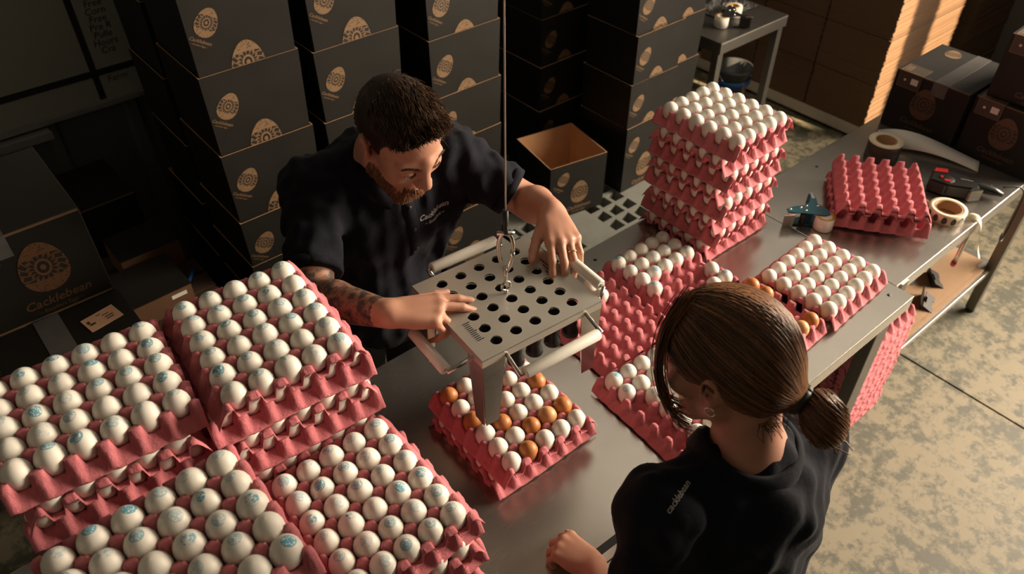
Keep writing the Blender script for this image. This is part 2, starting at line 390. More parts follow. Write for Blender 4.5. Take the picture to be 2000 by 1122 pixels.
def grid_spots(x, y, rz, alongY):
    """cells of a tray: (column from the left along X, row from the front along Y, world x, world y)"""
    nx, ny = (NV, NU) if alongY else (NU, NV)
    for i in range(nx):
        for j in range(ny):
            lx, ly = (i-(nx-1)/2)*P, (j-(ny-1)/2)*P
            yield i, j, x+lx*math.cos(rz)-ly*math.sin(rz), y+lx*math.sin(rz)+ly*math.cos(rz), nx, ny
def put_egg(kind, x, y, zb, label=None, group=None):
    s = random.uniform(.955, 1.035); tl = R(4)
    o = ob('egg', EGG[kind], None, (x, y, zb+EGGZ), (random.uniform(-tl, tl), random.uniform(-tl, tl), random.uniform(0, 6.28)), (s, s, s*random.uniform(.98, 1.03)))
    col = {'egg_white': 'plain white', 'egg_stamped': 'stamped white', 'egg_brown': 'brown', 'egg_tan': 'pale tan'}[kind]
    return tag(o, col+' egg, '+label, 'egg', group)
def stuff_eggs(name, label, spots):
    src = EGG['egg_white']; v0 = np.array([v.co[:] for v in src.vertices]); f0 = [list(p.vertices) for p in src.polygons]
    V = []; F = []
    for k, (x, y, z) in enumerate(spots):
        V.append(v0*random.uniform(.96, 1.03)+np.array([x, y, z+EGGZ])); F += [[i+k*len(v0) for i in f] for f in f0]
    o = ob(name, mesh_np(name, np.concatenate(V), F, MT['egg_white'], True)); o['kind'] = 'stuff'; return tag(o, label, 'eggs')

STACKS = dict(  # x, y, rotation, layers, top tray lies along Y, stamped
    elbow=(.304, 1.061, R(-4.0), 11, True, True, "stack by his elbow", 'back middle stack at the left'),
    left=(.010, 1.098, R(-5.0), 11, False, True, 'far left stack', ''),
    bottom_left=(.008, .730, R(2.0), 11, False, True, 'bottom left stack', ''),
    bottom_middle=(.312, .763, R(.5), 7, True, True, 'bottom centre stack', ''),
    lifter=(.773, .922, R(-1.4), 2, True, False, 'pair under the lifter', ''),
    tall=(1.785, 1.172, R(.6), 8, True, False, 'tall rear stack', ''))
BROWN = {(1, 0): 'egg_brown', (3, 0): None, (0, 3): 'egg_brown', (0, 5): 'egg_brown', (3, 1): 'egg_tan', (4, 1): 'egg_brown',
         (2, 1): 'egg_brown', (1, 2): 'egg_brown', (2, 4): 'egg_brown', (4, 3): 'egg_brown', (3, 4): None, (1, 3): 'egg_brown'}
def build_stacks():
    for key, (x, y, rz, n, alongY, stamped, nm, _) in STACKS.items():
        lower = []
        for k in range(n):
            zb = .9+LAYER*k; al = alongY if (n-1-k) % 2 == 0 else not alongY
            dx, dy, dr = (0, 0, 0) if k == n-1 else (random.uniform(-.004, .004), random.uniform(-.004, .004), R(random.uniform(-1.2, 1.2)))
            d = n-k
            put_tray(x+dx, y+dy, zb, rz+dr+(PI/2 if al else 0), ('pink pulp egg tray, topmost and full, in the ' if d == 1 else f'pink pulp egg tray, {ORD[d]} from the top, in the ')+nm)
            for i, j, ex, ey, nx, ny in grid_spots(x+dx, y+dy, rz+dr, al):
                if k == n-1:
                    kind = 'egg_stamped' if stamped and random.random() < .88 else 'egg_white'
                    if key == 'lifter': kind = BROWN.get((i, j)) or 'egg_white'
                    put_egg(kind, ex, ey, zb, f'{ORD[j+1]} row from front, {ORD[i+1]} from left, atop the {nm}', 'eggs on the '+nm)
                else:
                    if not (i == 0 or j == 0): continue
                    if key == 'elbow' and d <= 5 and j == 0:
                        put_egg('egg_white', ex, ey, zb, f'{ORD[i+1]} from left along front, {ORD[d]} layer down, {nm}', 'eggs showing at the sides of the '+nm)
                    elif key == 'lifter':
                        put_egg('egg_white', ex, ey, zb, f'{ORD[j+1]} from front, {ORD[i+1]} from left, lower of {nm}', 'eggs in the lower tray of the '+nm)
                    elif key == 'left' and d <= 3 and j == 0:
                        put_egg('egg_white', ex, ey, zb, f'{ORD[i+1]} from left along front, {ORD[d]} layer down, {nm}', 'eggs showing at the sides of the '+nm)
                    elif key == 'bottom_left' and d > 4: continue
                    else: lower.append((ex, ey, zb))
        if lower: stuff_eggs('lower_layer_eggs', 'white eggs peeking out between the lower trays of the '+nm, lower)
build_stacks()
def build_loose_trays():
    def one(x, y, rz, alongY, nm, label, present, kind):
        put_tray(x, y, .9, rz+(PI/2 if alongY else 0), label)
        for i, j, ex, ey, nx, ny in grid_spots(x, y, rz, alongY):
            if present(i, j): put_egg(kind(i, j), ex, ey, .9, f'{ORD[j+1]} row from front, {ORD[i+1]} from left, {nm}', 'eggs in the '+nm)
    wh = lambda i, j: 'egg_white'
    st = lambda i, j: 'egg_stamped' if (i*7+j*5) % 3 else 'egg_white'
    one(1.486, 1.049, R(-.2), True, 'half-filled tray', 'half-empty pink egg tray in front of the tall stack', lambda i, j: j >= 3 or (i, j) in ((0, 2), (4, 1), (4, 0), (3, 0)), st)
    one(1.139, .729, R(-3.6), True, "tray by her face", "pink egg tray by the woman's face, one column empty", lambda i, j: j >= 4 or i >= 1, st)
    one(1.807, .759, R(2.8), False, 'table corner tray', 'full pink tray of white eggs at the bare table corner', lambda i, j: True, wh)
    one(1.495, .757, R(2.0), False, "tray behind her head", "pink tray of brown eggs partly hidden by the woman's head", lambda i, j: not (i == 5 and j in (1, 2)), lambda i, j: 'egg_brown' if (i+j*2) % 4 else 'egg_tan')
    one(1.205, 1.032, R(-.5), True, 'nearly empty tray', "almost empty pink egg tray beside the lifter's right leg", lambda i, j: (i, j) in ((3, 5), (3, 4)), wh)
    # stack of empties on the far table
    z = .9
    for k, (dz, al, lab) in enumerate(((0, 1, 'bottom'), (.047, 0, 'middle'), (.058, 0, 'uppermost'))):
        put_tray(2.280, .862, z+dz, R(35)+(PI/2 if al else 0)+R(random.uniform(-1, 1)), f'empty pink egg tray, {lab} of three beside the tape dispenser')
    # tall nested stack of empties on the floor
    for k in range(46):
        put_tray(2.262+random.uniform(-.004, .004), .775+random.uniform(-.004, .004), .002+k*.0108, R(random.uniform(-.8, .8)), 'empty pink egg tray nested in the tall stack on the floor under the tables' if k < 45 else 'uppermost empty pink tray of the tall nested stack on the floor', 'nested empty trays on the floor')
build_loose_trays()
# ================================================================== TABLES
def table(name, label, x0, x1, y0, y1, h, legs, shelf=None, mat='steel_top', hole=None, lip=.05):
    t = thing(name, label, 'table', ((x0+x1)/2, (y0+y1)/2, 0)); cx, cy = (x0+x1)/2, (y0+y1)/2
    b = MB(); b.box((x0-cx, y0-cy, h-.004-.0), (x1-cx, y1-cy, h), 0.0018)
    b.ob('table_top', MT[mat], t)
    b = MB(); w = .012
    b.box((x0-cx, y0-cy, h-lip), (x1-cx, y0-cy+w, h-.003), .003); b.box((x0-cx, y1-cy-w, h-lip), (x1-cx, y1-cy, h-.003), .003)
    b.box((x0-cx, y0-cy+w, h-lip), (x0-cx+w, y1-cy-w, h-.003), .003); b.box((x1-cx-w, y0-cy+w, h-lip), (x1-cx, y1-cy-w, h-.003), .003)
    b.ob('folded_edge', MT[mat], t)
    for lx, ly in legs:
        b = MB(); b.box((lx-cx-.02, ly-cy-.02, .02), (lx-cx+.02, ly-cy+.02, h-.006), .003); lg = b.ob('leg', MT['steel_dark'], t)
        b = MB(); b.lathe([(.001, 0), (.017, 0), (.019, .006), (.019, .022), (.001, .022)], 12); f = b.ob('foot', MT['rubber'], lg, loc=(lx-cx, ly-cy, 0))
    if shelf:
        sx0, sx1, sy0, sy1, sz = shelf
        b = MB(); b.box((sx0-cx, sy0-cy, sz-.004), (sx1-cx, sy1-cy, sz), .001); b.box((sx0-cx, sy0-cy, sz-.03), (sx1-cx, sy0-cy+.01, sz-.003), .002); b.box((sx0-cx, sy1-cy-.01, sz-.03), (sx1-cx, sy1-cy, sz-.003), .002)
        b.ob('shelf', MT[mat], t)
    if hole:
        b = MB()
        for hx, hy in hole: b.lathe([(.0001, .0016), (.005, .0016), (.006, 0)], 12, Matrix.Translation((hx-cx, hy-cy, h)))
        b.ob('plug', MT['rubber'], t)
    return t
table('work_table', 'long stainless work table under the eggs and the lifter', -.32, 1.982, .55, 1.312, .9, ((1.93, .60), (-.26, .60), (1.93, 1.26), (-.26, 1.26)), (-.28, 1.90, .63, 1.25, .22), hole=((1.93, .60), (1.39, 1.262)))
table('packing_table', 'stainless packing table at right with boxes and label rolls on it', 1.988, 3.32, .606, 1.187, .898, ((2.03, 1.13), (3.245, .665), (3.245, 1.13), (2.03, .62)), (2.47, 3.29, .66, 1.15, .25), hole=((2.36, 1.13),))
table('far_table', 'low steel table at the back beside the brown carton stacks', 3.135, 3.68, 2.15, 3.0, .775, ((3.16, 2.18), (3.65, 2.18), (3.16, 2.96), (3.65, 2.96)), None, 'steel_dark', lip=.06)

# ================================================================== LIFTER
def build_lifter():
    cx, cy, z, rz = .790, .961, 1.318, R(-4.6)
    t = thing('egg_lifter', 'steel suction egg lifter with holed plate and white handles, held by the man', 'lifter', (cx, cy, z), rz)
    HX, HY, PX, PY = .151, .135, .0480, .0412
    # plate: one grid with real holes
    bm = bmesh.new(); th = .004; hr = .0125; n = 16
    xs = [-HX]+[(-2.5+i)*PX for i in range(6)]+[HX]
    ys = [-HY]+[(-3+j)*PY for j in range(7)]+[HY]
    v = []; f = []
    def V(x, y): v.append((x, y)); return len(v)-1
    corner = {}
    def C(x, y):
        k = (round(x, 5), round(y, 5))
        if k not in corner: corner[k] = V(x, y)
        return corner[k]
    for i in range(len(xs)-1):
        for j in range(len(ys)-1):
            x0, x1, y0, y1 = xs[i], xs[i+1], ys[j], ys[j+1]
            if 1 <= i <= 5 and 1 <= j <= 6:
                mx, my = (x0+x1)/2, (y0+y1)/2
                ring = [V(mx+hr*math.cos(2*PI*k/n+PI/4), my+hr*math.sin(2*PI*k/n+PI/4)) for k in range(n)]
                cs = [C(x1, y1), C(x0, y1), C(x0, y0), C(x1, y0)]
                q = n//4
                for s in range(4):
                    for k in range(q): f.append((ring[(s*q+k) % n], cs[s] if k < q/2 else cs[(s+1) % 4], ring[(s*q+k+1) % n]))
                    f.append((ring[(s*q+q//2) % n], cs[s], cs[(s+1) % 4]))
            else: f.append((C(x0, y0), C(x1, y0), C(x1, y1), C(x0, y1)))
    me = bpy.data.meshes.new('plate'); me.from_pydata([(x, y, 0) for x, y in v], [], f); bm.from_mesh(me)
    bmesh.ops.recalc_face_normals(bm, faces=bm.faces[:])
    bmesh.ops.solidify(bm, geom=bm.faces[:], thickness=th); bm.to_mesh(me); bm.free(); me.materials.append(MT['satin'])
    ob('plate', me, t)
    # turned-down rim on the four sides
    for k, (a, b2) in enumerate((((-HX, -HY, -.022), (HX, -HY+.003, -.001)), ((-HX, HY-.003, -.022), (HX, HY, -.001)), ((-HX, -HY+.003, -.022), (-HX+.003, HY-.003, -.001)), ((HX-.003, -HY+.003, -.022), (HX, HY-.003, -.001)))):
        b = MB(); b.box(a, b2); b.ob('rim', MT['satin'], t)
    # tapered folded legs
    for sx in (-1, 1):
        for sy in (-1, 1):
            b = MB(); L = .205; w0, w1 = .062, .030; o = .0025
            for ax in (0, 1):
                q = []
                for (d, zz) in ((0, -.006), (w0, -.006), (w1+.010, -L), (.0045, -L)):
                    q.append((d, zz))
                vv = []
                for th2 in (0, o):
                    for d, zz in q:
                        s = 1-.02*(-zz/L)
                        if ax == 0: vv.append((sx*(HX*s-d*.9), sy*(HY*s-th2), zz))
                        else: vv.append((sx*(HX*s-th2), sy*(HY*s-d*.9), zz))
                b.add(vv, [(0, 1, 2, 3), (7, 6, 5, 4), (0, 4, 5, 1), (1, 5, 6, 2), (2, 6, 7, 3), (3, 7, 4, 0)])
            b.ob('leg', MT['polished'], t)
    # suction cups under the holes
    b = MB(); b.lathe([(.0108, -.004), (.0108, -.05), (.0145, -.058), (.012, -.066), (.0165, -.078), (.019, -.090), (.0175, -.090), (.008, -.066), (.008, -.004)], 14); cm = b.mesh('suction_cup', MT['rubber'])
    for i in range(5):
        for j in range(6): ob('suction_cup', cm, t, ((i-2)*PX, (j-2.5)*PY, -.0))
    # handles: white nylon sleeves on steel brackets
    def handle(a, b2, att):
        h = MB(); A, B = Vector(a), Vector(b2)
        h.tube([A, A+(B-A)*.02, B-(B-A)*.02, B], [.0105, .0125, .0125, .0105], 14); ho = h.ob('handle', MT['white_plastic'], t)
        for q, w in ((A, att[0]), (B, att[1])):
            m = MB(); d = (B-A).normalized()*(.008 if q is B else -.008)
            m.tube([q-d*.5, q+d, Vector(w)+d], .0045, 8); m.ob('bracket', MT['polished'], ho)
    handle((-.085, -.182, -.035), (.105, -.182, -.035), ((-.085, -HY+.002, -.015), (.100, -HY+.002, -.015)))
    handle((-.090, HY+.022, .004), (.080, HY+.022, .004), ((-.085, HY-.002, -.01), (.075, HY-.002, -.01)))
    handle((-.205, -.085, -.035), (-.205, .045, -.035), ((-HX+.002, -.095, -.015), (-HX+.002, .045, -.015)))
    handle((HX+.022, -.105, .008), (HX+.022, .05, .008), ((HX-.002, -.120, -.01), (HX-.002, .05, -.01)))
    # etched scale by the near edge and eye bolt
    b = MB()
    for k in range(11): b.box((-.128, -.085+k*.0055, 0), (-.128+(.016 if k % 5 == 0 else .012), -.083+k*.0055, .0006))
    for k in range(3): b.box((.112+k*.007, -.02+.02*k, 0), (.114+k*.007, .01+.02*k, .0006))
    b.ob('etched_mark', MT['ink'], t)
    b = MB(); b.tube([(.022*0+.011*math.cos(a), 0, .020+.011*math.sin(a)) for a in np.linspace(-PI/2, 1.5*PI, 17)], .003, 8); b.tube([(0, 0, -.004), (0, 0, .010)], .004, 8)
    b.ob('eye_bolt', MT['chrome'], t)
    # hoist cable and shackle
    c = thing('hoist_cable', 'thin steel hoist cable with a shackle hanging down to the egg lifter', 'cable', (cx, cy, z+.031))
    b = MB(); b.tube([(0, 0, .150), (0, 0, 2.05)], .0017, 8); b.ob('wire', MT['satin'], c)
    b = MB(); b.tube([(0, 0, .128), (0, 0, .185)], .0058, 10); b.ob('ferrule', MT['rubber'], c)
    b = MB(); pts = []
    for a in np.linspace(0, 2*PI, 33): pts.append((.0145*math.cos(a)*(1+.25*math.sin(a))*.77, -.643*.0145*math.cos(a)*(1+.25*math.sin(a)), .080+.050*math.sin(a)))
    b.tube(pts, .0042, 8); b.ob('shackle', MT['chrome'], c)
    b = MB(); pts = [(.009*math.sin(a)*.7, .009*math.sin(a)*.7, .018+.020*math.cos(a)) for a in np.linspace(0, 2*PI, 21)]
    b.tube(pts, .0032, 8); b.ob('hook_link', MT['chrome'], c)
    b = MB(); b.tube([(-.014, .011, .128), (.014, -.011, .128)], .005, 8); b.ob('shackle_pin', MT['chrome'], c)
build_lifter()
# ================================================================== BOXES
BW, BT, BH = .315, .296, .37       # open carton: width at the rim, at the foot, height
def open_box_meshes(h=BH, w=BW, wt=BT, d=None):
    d = d or w; dt = wt*d/w
    b = MB(); t = .0032
    def ringv(wx, dy, z): return [(-wx/2, -dy/2, z), (wx/2, -dy/2, z), (wx/2, dy/2, z), (-wx/2, dy/2, z)]
    O0, O1 = ringv(wt, dt, 0), ringv(w, d, h); I0, I1 = ringv(wt-2*t, dt-2*t, t), ringv(w-2*t, d-2*t, h)
    b.add(O0+O1, [(i, (i+1) % 4, 4+(i+1) % 4, 4+i) for i in range(4)]+[(3, 2, 1, 0)], 0)
    b.add(I0+I1, [((i+1) % 4, i, 4+i, 4+(i+1) % 4) for i in range(4)]+[(0, 1, 2, 3)], 1)
    b.add(O1+I1, [(i, (i+1) % 4, 4+(i+1) % 4, 4+i) for i in range(4)], 1)
    return b.mesh('carton_wall', [MT['card'], MT['kraft']])
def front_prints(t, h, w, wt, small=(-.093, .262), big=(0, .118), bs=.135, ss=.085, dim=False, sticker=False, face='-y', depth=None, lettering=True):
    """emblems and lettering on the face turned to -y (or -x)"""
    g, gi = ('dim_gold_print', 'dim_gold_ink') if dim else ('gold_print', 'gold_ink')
    tilt = math.atan2((w-wt)/2, h)
    def place(me, name, x, z, s, roll, sy=1):
        yy = -(wt/2+(w-wt)/2*z/h)-.0006 if depth is None else -depth/2-.0006
        M = Matrix.Translation((x, yy, z)) @ Matrix.Rotation(PI/2+(tilt if depth is None else 0), 4, 'X') @ Matrix.Rotation(roll, 4, 'Z')
        if face == '-x': M = Matrix.Rotation(-PI/2, 4, 'Z') @ M
        o = ob(name, me, t); o.matrix_local = M @ Matrix.Diagonal((s, s*sy, min(s, .06), 1)); return o
    def word(body, mat, x, z, s, roll, shear): return place(text_mesh(body, mat, shear, bold=.012), 'lettering', x, z, s, roll)
    if small:
        sx, sz = small; place(EMB[g], 'emblem', sx, sz, ss, R(-32))
        c, s_ = math.cos(R(-32)), math.sin(R(-32))
        for k, (bod, sc) in enumerate(((WORD1, .0145), (WORD2, .0068))):
            o = -.054-.012*k; word(bod, MT[gi], sx-o*s_, sz+o*c, sc, R(-32), .25)
    bx, bz = big; place(EMB[g], 'emblem', bx, bz, bs, 0)
    if lettering:
        word(WORD1, MT[gi], bx, bz-bs*.5-.022, bs*.235, 0, .25); word(WORD2, MT[gi], bx, bz-bs*.5-.044, bs*.10, 0, 0)
def build_cartons():
    body = open_box_meshes()
    proto = thing('egg_carton', 'x', 'box', (0, 0, 0), 0); ob('carton_wall', body, proto); front_prints(proto, BH, BW, BT)
    plainp = thing('egg_carton', 'x', 'box', (0, 0, 0), 0); ob('carton_wall', body, plainp)
    used = {'a': False, 'b': False}
    def put(x, y, zr, rz, label, full=True, group='open black cartons nested in stacks'):
        k = 'a' if full else 'b'; p = proto if full else plainp
        o = p if not used[k] else dup(p); used[k] = True
        o.location = (x, y, zr-BH); o.rotation_euler = (0, 0, rz); o['label'] = label; o['group'] = group; return o
    def stack(xl, yf, rims, nm, full=True, jit=.004):
        n = len(rims)
        for i, zr in enumerate(rims):
            put(xl+BW/2+random.uniform(-jit, jit), yf+BW/2+random.uniform(-jit, jit), zr, R(random.uniform(-.8, .8)),
                f'black open carton, {ORD[i+1]} from the top of {nm}', full)
    stack(.645, 2.15, (1.905, 1.65, 1.395, 1.137, .885, .70, .52), 'the leftmost stack')
    stack(1.008, 2.15, (1.87, 1.62, 1.364, 1.12, .88, .70, .52), 'the stack behind his head')
    stack(1.435, 2.15, (1.72, 1.497, 1.277, 1.053, .85, .52), 'the stack left of the cable')
    stack(.650, 2.52, (1.75, 1.50, 1.25, 1.0, .76, .52), 'the hidden stack at far left', False)
    stack(1.13, 2.50, (1.80, 1.57, 1.335, 1.10, .87, .70, .52), 'the stack half hidden right of his head', False)
    stack(1.62, 2.50, (1.57, 1.335, 1.10, .87, .70, .52), 'the rear stack beside the cable', False)
    stack(2.318, 2.560, (1.21, .98, .75, .52), 'the dim stack behind the lone open box')
    stack(2.527, 2.165, (1.21, .979, .747, .519), 'the stack behind the tall eggs')
    # slim column next to it
    sl = open_box_meshes(BH, .178, .165, .30)
    ps = thing('slim_carton', 'x', 'box', (0, 0, 0), 0); ob('carton_wall', sl, ps)
    front_prints(ps, BH, .178, .165, None, (-.035, .118), .12, .08, depth=.288)
    for i, zr in enumerate((1.19, .962, .735, .519)):
        o = ps if i == 0 else dup(ps)
        o.location = (2.852+.092, 2.20+.15, zr-BH); tag(o, f'slim black open carton, {ORD[i+1]} from top, beside the far table', 'box', 'slim black cartons')
    # the single empty box standing on the pallet
    h = .30; me = open_box_meshes(h, .312, .306)
    t = thing('egg_carton', 'empty open black box with kraft inside standing alone on the grey pallet', 'box', (2.275, 2.345, .152), R(-10.5)); ob('carton_wall', me, t)
    front_prints(t, h, .312, .306, (-.082, .222), (.012, .125), .125, .075)
build_cartons()
def closed_box(name, label, loc, rz, w, d, h, face, dim=True, corner_label=True, tape=True, emb=(0, .125), bs=.128, group=None, top_emblem=False, tape_axis='x', toplabel=None, word_on=True):
    """taped shut black box; local x is its width along the printed face, the face looks to -y"""
    t = thing(name, label, 'box', loc, rz, group)
    b = MB(); b.box((-w/2, -d/2, 0), (w/2, d/2, h), .0025); b.ob('carton_wall', MT['card'], t)
    b = MB()   # flap seam and the raw board edge along the front
    b.box((-w/2+.003, -d/2-.0004, h-.004), (w/2-.003, -d/2+.0035, h+.0005)); b.ob('board_edge', MT['kraft_edge'], t)
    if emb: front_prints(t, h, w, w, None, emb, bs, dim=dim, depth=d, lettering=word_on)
    if tape:
        b = MB(); b.box((-.026+tape, -d/2-.0008, h), (.026+tape, d/2+.0008, h+.0009)); b.box((-.026+tape, -d/2-.0012, h-.05), (.026+tape, -d/2-.0004, h+.0005)); b.ob('tape_strip', MT['tape_film'], t)
    if corner_label:
        b = MB(); x0 = -w/2+.012; x1 = x0+.085
        b.box((x0, -d/2-.0010, h-.060), (x1, -d/2-.0003, h+.0008)); b.box((x0, -d/2-.0010, h), (x1, -d/2+.07, h+.0010)); L = b.ob('corner_label', MT['label_dark'], t)
        b = MB(); b.box((x1-.036, -d/2-.0018, h-.040), (x1-.010, -d/2-.0009, h-.018), 0, 0); b.box((x0+.022, -d/2-.0018, h-.034), (x0+.030, -d/2-.0009, h-.026))
        b.ob('white_patch', MT['paper'], L)
        b = MB()
        for q in ((x0, x0+.0015), (x1-.0015, x1)): b.box((q[0], -d/2-.0016, h-.060), (q[1], -d/2-.0008, h+.0010)); b.box((q[0], -d/2-.001, h+.0008), (q[1], -d/2+.07, h+.0016))
        b.box((x0, -d/2-.0016, h-.060), (x1, -d/2-.0008, h-.0585)); b.box((x0, -d/2+.0685, h+.0008), (x1, -d/2+.07, h+.0016)); b.box((x0, -d/2-.0016, h-.001), (x1, -d/2+.0015, h+.0016))
        for k in range(3): b.box((x0+.008+k*.008, -d/2+.012, h+.0008), (x0+.012+k*.008, -d/2+.055, h+.0015))
        b.ob('gold_border', MT['gold_ink'], L)
    if top_emblem:
        o = ob('emblem', EMB['gold_print'], t); o.matrix_local = Matrix.Translation((-w/2+.075, d/2-.06, h+.0004)) @ Matrix.Rotation(R(15), 4, 'Z') @ Matrix.Diagonal((.075, .075, .06, 1))
    if toplabel:
        x, y, r = toplabel
        Mx = Matrix.Translation((x, y, h+.0006)) @ Matrix.Rotation(r, 4, 'Z')
        b = MB(); b.box((-.036, -.026, 0), (.036, .026, .0008), M=Mx); L = b.ob('address_label', MT['label_card'], t)
        b = MB()
        for (x0, y0, x1, y1) in ((-.028, -.006, -.016, .000), (-.030, .002, -.024, .012), (.004, .006, .018, .008), (.006, -.004, .024, -.001), (.006, -.012, .022, -.009), (-.006, .014, .004, .016)):
            b.box((x0, y0, .0006), (x1, y1, .0012), M=Mx)
        b.ob('print', MT['label_dark'], L)
    return t
# three closed boxes on the packing table, printed face towards -x
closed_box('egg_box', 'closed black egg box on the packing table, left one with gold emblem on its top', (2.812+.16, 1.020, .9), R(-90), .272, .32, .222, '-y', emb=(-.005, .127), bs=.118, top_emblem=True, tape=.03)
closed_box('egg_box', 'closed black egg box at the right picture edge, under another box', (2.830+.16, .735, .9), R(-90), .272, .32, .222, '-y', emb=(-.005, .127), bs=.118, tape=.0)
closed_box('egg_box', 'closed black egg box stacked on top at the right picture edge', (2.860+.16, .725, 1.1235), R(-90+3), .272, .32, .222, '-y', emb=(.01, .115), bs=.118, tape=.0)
# column of closed boxes in the dark at the left
def left_boxes():
    w, d, h = .272, .32, .2185
    nm = ('fifth', 'fourth', 'third', 'second')
    for k in range(5):
        lab = 'closed black box in the left corner with a buff label on top' if k == 4 else f'closed black box low in the front column at the left, {ORD[5-k]} from its top'
        closed_box('egg_box', lab, (.042, 1.435, .153+k*.2195), R(.5), w, .325, h, '-y', corner_label=False, tape=-.02 if k == 4 else 0, emb=(0, .118), toplabel=(.074, .083, R(10)) if k == 4 else None)
    for k in range(6):
        lab = 'closed black box topmost at far left with wide tape and gold emblem' if k == 5 else f'closed black box in the rear column at the left, {ORD[6-k]} from its top'
        closed_box('egg_box', lab, (.034, 1.765, .153+k*.2195), R(.3), w, .32, h, '-y', emb=(.028, .118) , bs=.125, tape=-.035)
    closed_box('egg_box', 'tall plain closed black box in the dark under the whiteboard', (.30, 2.82, 0), R(2), .34, .30, .81, '-y', corner_label=False, emb=None, tape=0)
left_boxes()
def pallet(label, loc, nx, ny, holes=True):
    p = .085; t = thing('plastic_pallet', label, 'pallet', loc); hx, hy = nx*p/2, ny*p/2
    b = MB(); z0, z1 = .070, .150; bw = .020
    solid = lambda i, j: (not holes) or (i % 5 in (3, 4)) or j == 4
    for i in range(nx):
        for j in range(ny):
            x, y = -hx+i*p, -hy+j*p
            if solid(i, j): b.box((x, y, z0), (x+p, y+p, z1))
            else:
                b.box((x, y, z0), (x+bw, y+p, z1)); b.box((x+bw, y, z0), (x+p, y+bw, z1))
    b.box((hx, -hy, z0), (hx+bw, hy+bw, z1)); b.box((-hx, hy, z0), (hx, hy+bw, z1))
    b.ob('deck', MT['pallet'], t)
    for fx in (-1, 0, 1):
        for fy in (-1, 0, 1):
            q = MB(); q.box((fx*(hx-.07)-.07, fy*(hy-.06)-.06, 0), (fx*(hx-.07)+.07, fy*(hy-.06)+.06, .0702), .006); q.ob('foot_block', MT['pallet'], t)
pallet('grey plastic pallet with square holes under the lone empty box', (2.45, 2.42, 0), 14, 11)
pallet('grey plastic pallet under the carton stacks behind the man', (1.26, 2.50, 0), 15, 10, False)
pallet('grey plastic pallet under the closed boxes at the left', (.03, 1.62, 0), 5, 8, False)

# kraft trays in the dark between the two black stacks
def kraft_box(label, loc, rz, w, d, h, mat='kraft', tag_=False):
    t = thing('kraft_box', label, 'box', loc, rz); b = MB(); q = .004
    b.box((-w/2, -d/2, 0), (w/2, d/2, q)); b.box((-w/2, -d/2, q), (w/2, -d/2+q, h)); b.box((-w/2, d/2-q, q), (w/2, d/2, h)); b.box((-w/2, -d/2+q, q), (-w/2+q, d/2-q, h)); b.box((w/2-q, -d/2+q, q), (w/2, d/2-q, h))
    b.ob('carton_wall', MT['kraft_shaded'], t)
    b = MB(); b.box((-w/2-.002, -d/2-.002, h), (w/2+.002, d/2+.002, h+.004)); b.ob('dark_inside', MT['card'], t)  # black sheet stands in for the dark inside of the box
    if tag_:
        b = MB(); b.box((.03, -d/2-.0015, h-.03), (.08, -d/2-.0003, h-.016)); b.ob('paper_tag', MT['paper'], t)
    return t
kraft_box('brown kraft carton with a paper tag, black sheet for its dark inside, at left', (.340, 2.255, .652), R(2), .20, .20, .085, tag_=True)
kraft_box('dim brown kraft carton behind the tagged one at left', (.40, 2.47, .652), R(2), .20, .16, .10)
def trolley():
    t = thing('crate', 'dark wooden crate carrying the kraft cartons in the left corner', 'crate', (.36, 2.36, .04))
    for k in range(5):
        b = MB(); b.box((-.15, -.25+k*.1, .59), (.17, -.165+k*.1, .612), .002); b.ob('board', MT['wood'], t)
    for sx in (-.14, .16):
        for sy in (-.24, .23): b = MB(); b.box((sx-.02, sy-.02, -.04), (sx+.02, sy+.02, .59), .002); b.ob('post', MT['wood'], t)
    for k in range(5):
        for sx in (-.165, .175): b = MB(); b.box((sx-.008, -.25, .05+k*.105), (sx+.008, .25, .14+k*.105), .001); b.ob('slat', MT['wood'], t)
    for k in range(5): b = MB(); b.box((-.155, -.265, .05+k*.105), (.165, -.25, .14+k*.105), .001); b.ob('slat', MT['wood'], t)
trolley()
b = MB(); b.tube([(.455, 2.26, .6595), (.50, 2.32, .6595)], .007, 10); b.tube([(.50, 2.32, .6595), (.504, 2.325, .6595)], .004, 8)
tag(b.ob('marker_pen', MT['blue']), 'blue marker pen lying beside the brown carton at left', 'pen')
# ================================================================== WHITEBOARD
def whiteboard():
    Y = 3.055; z0 = .985; cx = .2
    t = thing('whiteboard', 'whiteboard ruled with black tape lines and handwriting on the back wall', 'whiteboard', (cx, Y, 0))
    b = MB(); b.box((-.95, 0, z0), (.72, .018, 2.05), .002); b.ob('board_panel', MT['board'], t)
    for a, c in (((-.97, -.006, z0-.022), (.74, .02, z0)), ((-.97, -.006, 2.05), (.74, .02, 2.072)), ((-.97, -.006, z0), (-.95, .02, 2.05)), ((.72, -.006, z0), (.74, .02, 2.05))):
        b = MB(); b.box(a, c, .002); b.ob('frame', MT['boardframe'], t)
    b = MB(); b.box((-.6, -.07, z0-.045), (.14, -.002, z0-.03), .003); b.box((-.6, -.074, z0-.045), (.14, -.068, z0-.015), .002); b.ob('pen_ledge', MT['boardframe'], t)
    b = MB(); b.box((.345, -.002, z0+.01), (.368, .001, 2.04)); b.box((-.94, -.0025, z0+.100), (.71, .0005, z0+.124)); b.ob('line_tape', MT['tape'], t)
    for k, w in enumerate(('Free', 'Free', 'Corn', 'Free', 'Pre R', 'Pulle', 'Hours', 'Cra')):
        o = ob('handwriting', text_mesh(w, MT['ink'], .15), t, (.432, -.0015, z0+.385-k*.0285), (PI/2, 0, R(0)), .034)
    ob('handwriting', text_mesh('Farm', MT['redink'], .15), t, (.43, -.0015, z0+.078), (PI/2, 0, 0), .036)
whiteboard()
